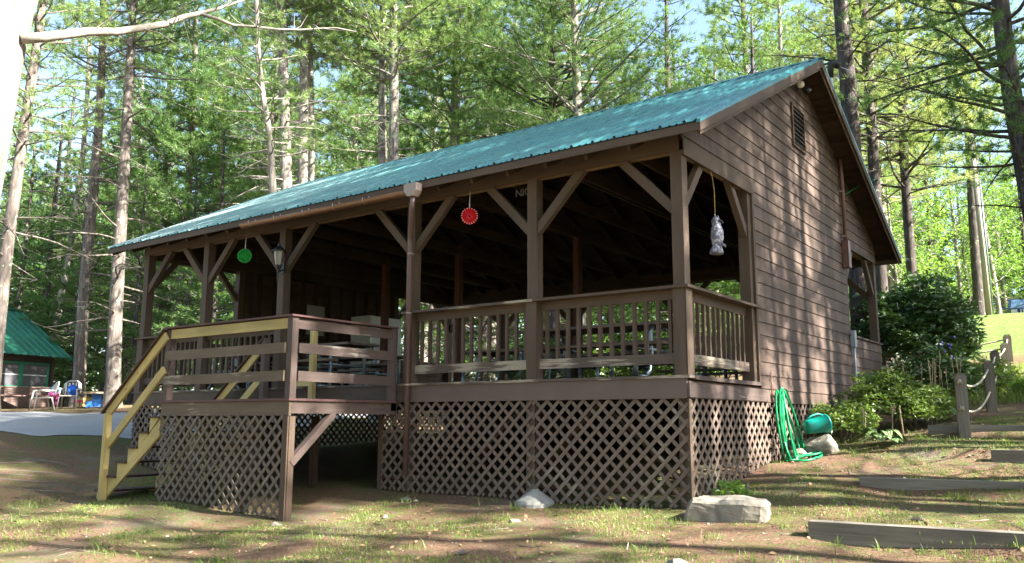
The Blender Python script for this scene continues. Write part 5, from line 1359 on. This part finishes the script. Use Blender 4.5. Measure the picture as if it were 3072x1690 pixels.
heap('towel', c2+Vector((-.2, -.35, .62)), (.18, .2, .12), plain('light_blue_towel', (.05, .32, .55), .9, 0, .5, 9), 'light blue towel hanging on the arm of the right chair', 42)
heap('towel', c1+Vector((.15, .30, .53)), (.16, .22, .09), plain('pink_towel', (.55, .12, .35), .9, 0, .5, 9), 'pink and violet towel bundled on the left chair', 43)
heap('towel', c2+Vector((-.25, -.3, .30)), (.1, .14, .22), plain('dark_red_cloth', (.16, .02, .09), .9, 0, .3, 9), 'dark red cloth hanging down beside the right chair', 44)
tq = on(288, 1226, 31.5); t = empty('toy_table', tq, 'small plastic toy picnic table in red, blue and tan', 'toy table')
mk = lambda n_, c_: plain(n_, c_, .4, 0, .03)
def lb(a, b, c_, nm, mat, r=.02):
    rr = Vector((.45, .89, 0)); ff = Vector((-.89, .45, 0)); mb = MB(); mb.frame_box(tq, rr, ff, Vector((0, 0, 1)), a, b, c_); return mb.build(nm, mat, t, bevel=r)
lb((-.42, .42), (-.3, .3), (.46, .52), 'table_top', mk('tan_plastic', (.55, .38, .25)))
lb((-.32, .32), (-.1, .1), (.0, .22), 'base', mk('blue_plastic', (.03, .16, .55))); lb((-.14, .14), (-.1, .1), (.22, .459), 'pedestal', mk('blue_plastic2', (.03, .16, .55)))
for s in (-1, 1): lb((min(s*.40, s*.68), max(s*.40, s*.68)), (-.3, .3), (.18, .25), 'bench', mk('red_plastic', (.6, .02, .12)))
sq = on(255, 1222, 32.5); o = MB().box(sq.x-.18, sq.x+.18, sq.y-.18, sq.y+.18, sq.z, sq.z+.30).build('sandbox_toy', mk('yellow_plastic', (.55, .36, .12)), bevel=.03); tag(o, 'tan plastic step stool between the right chair and the toy table', 'stool')
lq = on(60, 1228, 37)

# ------------------------------------------------------------------ shrubs, flowers, grass
def shrub(name, label, cat, c, rad, n, mat, size, K=6, asp=.36, seed=1, stems=8, group=None, fill=.55):
    rs = np.random.RandomState(seed); t = empty(name, (c[0], c[1], gz(c[0], c[1])), label, cat, group)
    d = rs.randn(n, 3); d /= np.linalg.norm(d, axis=1, keepdims=True); d[:, 2] = np.abs(d[:, 2])*1.0-.25*rs.rand(n)
    lump = 1+.16*np.sin(d[:, 0]*5+seed)*np.sin(d[:, 1]*4+2*seed)+.12*np.sin(d[:, 2]*7+d[:, 0]*6)
    rr = (fill+(1-fill)*rs.rand(n)**.6)*lump
    p = np.array(c)+d*rr[:, None]*np.array(rad); keep = p[:, 2] > gz_np(p[:, 0], p[:, 1])+.03; keep &= ~((p[:, 0] < .06) & (p[:, 1] < 9.4) & (p[:, 0] > -12)); p = p[keep]
    o = leaves('foliage', p, rs.rand(len(p))*.5+.25, K, .1, size, mat, 'nolink', asp=asp, whorl=True); C.objects.link(o); o.parent = t; o.matrix_parent_inverse = Matrix.Translation(-t.location)
    mb = MB(); R = random.Random(seed)
    for _ in range(stems):
        a = R.uniform(0, 6.28); z = t.location.z; b = Vector((c[0]+.15*cos(a), c[1]+.15*sin(a), z-.05)); e = Vector((c[0]+rad[0]*.7*cos(a), c[1]+rad[1]*.7*sin(a), c[2]+rad[2]*R.uniform(.1, .6)))
        if e.x < .06 and e.y < 9.4: continue
        mb.tube([b, b.lerp(e, .5)+Vector((0, 0, .12)), e], [.02, .014, .006], 5)
    if mb.v: place(mb, 'stems', M_twig, t)
    return t
shrub('rhododendron', 'big dark rhododendron beyond the right back corner of the pavilion', 'shrub', (.15, 11.7, gz(.2, 11.7)+1.0), (1.35, 1.4, 1.6), 1900, M_rhodo, .17, 7, .34, 5)
grp = 'rhododendrons along the back of the pavilion'
for i, (x, y, r) in enumerate(((-2.6, 12.2, 1.6), (-5.2, 12.6, 1.7), (-7.8, 12.8, 1.6), (-10.6, 12.6, 1.5))):
    shrub('rhododendron', 'rhododendron showing green through the open back, %s of four' % ('right one', 'second from the right', 'third from the right', 'left one')[i], 'shrub', (x, y, gz(x, y)+1.1), (r, 1.3, 1.7), 1100, M_azalea if i < 3 else M_rhodo, .17, 6, .34, 7+i, group=grp)
A = lambda u, v, D: tuple(at(u, v, D))
shrub('azalea', 'low azalea spreading over the lattice beside the teal pail', 'shrub', (.42, 4.55, gz(.4, 4.5)+.22), (.55, .62, .42), 520, M_azalea, .07, 7, .42, 21)
shrub('azalea', 'upright yellow-green azalea in the bed in front of the grey conduit', 'shrub', (.78, 5.85, gz(.8, 5.8)+.35), (.62, .75, .68), 800, M_azalea, .08, 7, .40, 22)
shrub('azalea', 'sunlit azalea at the right end of the bed, near the first fence post', 'shrub', (1.35, 5.75, gz(1.35, 5.7)+.22), (.5, .6, .48), 520, M_azalea, .08, 7, .40, 23)
shrub('laurel', 'glossy laurel sprouting between the rhododendron and the bed', 'shrub', (.85, 9.4, gz(.85, 9.4)+.3), (.8, .7, .75), 420, M_rhodo, .15, 7, .3, 24)
shrub('fern_clump', 'feathery green clump among the fence posts at the right', 'fern', (2.9, 10.0, gz(2.9, 10.0)+.10), (.6, .8, .35), 620, M_leaf, .12, 7, .2, 26)
shrub('fern_clump', 'darker green clump beyond the second fence post', 'fern', (1.5, 10.6, gz(1.5, 10.6)+.2), (.7, .9, .5), 620, M_azalea, .12, 7, .2, 27)
shrub('fern_clump', 'small fern at the foot of the gable lattice', 'fern', (.28, .55, gz(.3, .5)+.05), (.22, .3, .16), 70, M_leaf, .08, 6, .25, 28)
def hosta(c, r, n, seed, label, ny=5):
    R = random.Random(seed); t = empty('hosta', (c[0], c[1], gz(c[0], c[1])), label, 'hosta', 'hostas in the flower bed'); z0 = gz(c[0], c[1])
    for i in range(n):
        a = 2*pi*i/n*2.4+R.uniform(-.3, .3); L = r*R.uniform(.7, 1.1)*(1 if i > n*.4 else .75); h = L*(.55 if i < n*.4 else .25); w_ = L*.27; mb = MB()
        d = Vector((cos(a), sin(a), 0)); s = Vector((-sin(a), cos(a), 0)); grid = []
        for k in range(7):
            f = k/6; ww = w_*sin(pi*min(1, f*.92+.06))**.8 if k < 6 else .002
            p = Vector((c[0], c[1], z0+.03))+d*(L*(.25+.75*f))+Vector((0, 0, h*sin(pi*(.25+.62*f))*1.2))
            grid.append([p+s*ww*q+Vector((0, 0, .10*abs(q)*ww/w_*.6*w_*4)) for q in (-1, -.5, 0, .5, 1)])
        for k in range(6):
            for q in range(4): mb.quad(grid[k][q], grid[k][q+1], grid[k+1][q+1], grid[k+1][q]); mb.sm[-1] = True
        mb.build('leaf', M_hosta, t, solid=.002)
hosta((1.22, 3.65), .42, 15, 3, 'sunlit hosta with pale-edged leaves in front of the azaleas')
hosta((1.45, 6.5), .42, 14, 4, 'larger hosta behind the azaleas at the left of the first fence post')
def stalks(c, n, h, label, seed):
    R = random.Random(seed); mb = MB()
    for _ in range(n):
        x, y = c[0]+R.uniform(-.45, .45), c[1]+R.uniform(-.3, .3); z = gz(x, y); hh = h*R.uniform(.7, 1.1); dx, dy = R.uniform(-.06, .06), R.uniform(-.06, .06)
        mb.tube([(x, y, z), (x+dx*.5, y+dy*.5, z+hh*.6), (x+dx, y+dy, z+hh)], [.006, .005, .003], 4)
        for k in range(7): mb.lathe([(0, 0), (.012, .01), (.0, .03)], (x+dx+R.uniform(-.012, .012), y+dy, z+hh*(.78+.03*k)), 4)
    o = mb.build('dry_flower_stalks', plain('straw_stalks', (.42, .33, .20), .9)); tag(o, label, 'flower stalks', kind='stuff')
stalks((1.3, 7.4), 14, 1.0, 'dry straw-coloured flower stalks standing before the rhododendron', 2)
stalks((1.1, 4.2), 6, .5, 'few thin dry stalks standing in the near hosta', 3)
fl = MB(); R_ = random.Random(9)
for c in ((1.0, 10.3, .95), (1.25, 10.1, .7), (1.1, 10.2, 1.05)):
    for _ in range(4): fl.lathe([(0, 0), (.03, .02), (.02, .05), (0, .05)], (c[0]+R_.gauss(0, .07), c[1]+R_.gauss(0, .07), gz(c[0], c[1])+c[2]+R_.gauss(0, .06)), 5)
o = fl.build('purple_blossoms', plain('violet_petals', (.16, .10, .45), .7)); tag(o, 'violet blossoms at the right edge of the rhododendron', 'flowers', kind='stuff')

def blades(name, P, hts, mat, label, cat, K=1, wd=.006, seed=1, lean=.35):
    rs = np.random.RandomState(seed); n = len(P)
    az = rs.rand(n)*2*pi; s = np.stack([np.cos(az), np.sin(az), np.zeros(n)], 1); le = rs.randn(n, 2)*lean
    W = wd*(.6+.8*rs.rand(n))[:, None]; h = hts[:, None]
    mid = P+np.concatenate([le*h*.35, h*.6], 1); tip = P+np.concatenate([le*h*1.0, h*.95], 1)
    V = np.stack([P-s*W*.5, P+s*W*.5, mid+s*W*.35, mid-s*W*.35], 1); V2 = np.stack([mid-s*W*.35, mid+s*W*.35, tip, tip], 1)
    vy = np.repeat(rs.rand(n)[None], 2, 0).reshape(-1)
    o = np_mesh(name, np.concatenate([V, V2+0], 0), 4, mat, None, vy); return tag(o, label, cat, kind='stuff')
rs = np.random.RandomState(77)
def mask(x, y): return np.sin(x*1.35+.9*np.sin(y*1.1))*np.sin(y*1.9+.7*np.sin(x*.9))+.45*np.sin(x*3.7+y*2.9)
def scatter(n, x0, x1, y0, y1, th=-9):
    x = rs.uniform(x0, x1, n); y = rs.uniform(y0, y1, n); k = mask(x, y) > th
    k &= ~((x > -11.7) & (x < .05) & (y > -.02) & (y < 9.4)); k &= ~((x > -7.6) & (x < -4.3) & (y > -2.1)); k &= ~((x > -14.5) & (x < -4) & (y > .0))
    x, y = x[k], y[k]; return x, y
x, y = scatter(190000, -10, 5, -5.2, 6.5, -.02)
z = gz_np(x, y)-.005; blades('grass', np.stack([x, y, z], 1), .012+.038*rs.rand(len(x))**2, M_grass, 'short sparse grass over the ground in front of and beside the pavilion', 'grass', wd=.009)
cl = []; 
for _ in range(230):
    cx_, cy_ = rs.uniform(-9, 4.5), rs.uniform(-4.5, 6)
    if (-11.8 < cx_ < .15 and cy_ > -.15) or (cx_ < -4.2 and cy_ > -2.3): continue
    m_ = rs.randint(8, 40); cl.append(np.stack([cx_+rs.randn(m_)*.07, cy_+rs.randn(m_)*.07], 1))
for (cx_, cy_, m_) in [(1.9+.35*k, -1.10+.03*k, 16) for k in range(9)]+[(1.9+.5*k, 1.45+.06*k, 18) for k in range(6)]+[(2.5, 1.4, 60), (2.0, 4.4, 40), (2.4, 4.5, 30), (1.6, 4.3, 50), (-2.05, -.55, 60), (.3, -.9, 60), (1.3, -.7, 40), (2.3, 4.9, 30)]:
    cl.append(np.stack([cx_+rs.randn(m_)*.06, cy_+rs.randn(m_)*.05], 1))
xy = np.concatenate(cl); z = gz_np(xy[:, 0], xy[:, 1])-.005
blades('grass_tufts', np.stack([xy[:, 0], xy[:, 1], z], 1), .03+.10*rs.rand(len(xy))**2, M_grass, 'taller grass tufts scattered over the ground and along the timbers', 'grass', wd=.008, seed=5)
x = rs.uniform(.6, 4.5, 5000); y = rs.uniform(8.5, 14.5, 5000); z = gz_np(x, y)
blades('tall_grass', np.stack([x, y, z-.01], 1), .10+.22*rs.rand(len(x)), M_grass, 'tall green grass around the upper fence posts', 'grass', wd=.016, seed=6, lean=.5)
# fallen needles, twigs and pebbles
n = 70000; x, y = scatter(n, -10, 5, -5.5, 6)
a = rs.rand(len(x))*2*pi; L = .05+.06*rs.rand(len(x)); z = gz_np(x, y)+.004; dx, dy = np.cos(a)*L, np.sin(a)*L
P = np.stack([x, y, z], 1); Q = P+np.stack([dx, dy, rs.rand(len(x))*.012], 1); sdir = np.stack([-np.sin(a), np.cos(a), 0*a], 1)*.0022
np_mesh('fallen_needles', np.stack([P-sdir, P+sdir, Q], 1), 3, M_litter, None); tag(bpy.data.objects['fallen_needles'], 'brown pine needles fallen all over the ground', 'needle litter', kind='stuff')
mb = MB(); R_ = random.Random(5)
for _ in range(240):
    x, y = R_.uniform(-9, 5), R_.uniform(-5, 5)
    if -11.8 < x < .2 and y > -.15 or (x < -4.2 and y > -2.2): continue
    a = R_.uniform(0, 6.3); l = R_.uniform(.08, .45); pts = [(x+cos(a+.3*k*.3)*l*k/3, y+sin(a)*l*k/3, gz(x+cos(a)*l*k/3, y+sin(a)*l*k/3)+.008) for k in range(4)]
    mb.tube(pts, [.005, .004, .003, .002], 4)
o = mb.build('fallen_twigs', M_twig); tag(o, 'thin fallen twigs lying about the ground', 'twigs', kind='stuff')
n = 1100; mb = MB()
for _ in range(n):
    x, y = R_.uniform(-9, 5), R_.uniform(-5, 5)
    if -11.8 < x < .2 and y > -.15 or (x < -4.2 and y > -2.2): continue
    r = R_.uniform(.004, .012)*(1.8 if R_.random() < .06 else 1); mb.lathe([(0, r*.7), (r*.7, r*.45), (r, 0), (r*.8, -r*.4)], (x, y, gz(x, y)+r*.1), 5, smooth=False)
o = mb.build('pebbles', plain('pale_pebbles', (.26, .24, .21), .9, 0, .3, 3)); tag(o, 'small pale pebbles scattered on the ground', 'pebbles', kind='stuff')
x, y = scatter(2600, -10, 5, -5.3, 6); z = gz_np(x, y)+.012; k = rs.rand(len(x))
leaves('dead_leaves', np.stack([x, y, z], 1), k, 1, .01, .055, None or plain('dead_leaf_litter', (.27, .17, .09), .9, 0, .5, 5), None, asp=.6, up=3.0)
tag(bpy.data.objects['dead_leaves'], 'curled brown leaves lying among the needles', 'leaf litter', kind='stuff')
def cone(x, y, a, lab):
    z = gz(x, y)+.02; d = Vector((cos(a), sin(a), .05)); mb = MB(); q = d.to_track_quat('Z', 'Y').to_matrix(); pr = []
    for k in range(9): r = .022*sin(pi*(.12+.8*k/9)); pr += [(r, -.06+k*.014), (r*1.35, -.052+k*.014), (r*.8, -.050+k*.014)]
    mb.lathe([(0, -.062)]+pr+[(0, .07)], (x, y, z), 9, q, smooth=False); o = mb.build('pine_cone', M_twig); tag(o, lab, 'pine cone')
cone(2.35, -.10, .3, 'brown pine cone lying behind the near timber at the right'); cone(-.95, -2.9, 1.2, 'brown pine cone in the grass in front of the pavilion'); cone(-3.3, -1.5, 2.0, 'brown pine cone between the deck post and the lattice')
# roots and sticks by the road
mb = MB()
for _ in range(26):
    x, y = R_.uniform(-13.5, -9.5), R_.uniform(-4.5, -1.0); a = R_.uniform(3.3, 4.3); l = R_.uniform(.5, 1.8)
    pts = []
    for k in range(6): xx, yy = x+cos(a)*l*k/5, y+sin(a)*l*k/5+.02*sin(k*.9+x); pts.append((xx, yy, gz(xx, yy)+.006))
    mb.tube(pts, [.006, .010, .011, .009, .006, .003], 5)
o = mb.build('exposed_roots', M_twig); tag(o, 'thin exposed roots and sticks on the slope left of the stairs', 'roots', kind='stuff')
# labels that place each forest tree among its kind
def ordinals():
    ORD = ['first', 'second', 'third', 'fourth', 'fifth', 'sixth', 'seventh', 'eighth', 'ninth', 'tenth', 'eleventh', 'twelfth', 'thirteenth', 'fourteenth', 'fifteenth', 'sixteenth', 'seventeenth', 'eighteenth', 'nineteenth', 'twentieth']
    G = {}
    for o in C.objects:
        if o.parent is None and 'group' in o and ' in the woods' in o['group']: G.setdefault(o['group'], []).append(o)
    for g, L in G.items():
        def key(o): d = np.array(o.location)-CAM; return (d@_r)/(d@_f)
        L.sort(key=key); n = len(L)
        for i, o in enumerate(L):
            if n == 1: continue
            k, side = (i, 'left') if i < (n+1)//2 else (n-1-i, 'right')
            o['label'] = o['label']+', '+('leftmost' if (k == 0 and side == 'left') else 'rightmost' if k == 0 else ORD[k]+' such from the '+side)
ordinals()
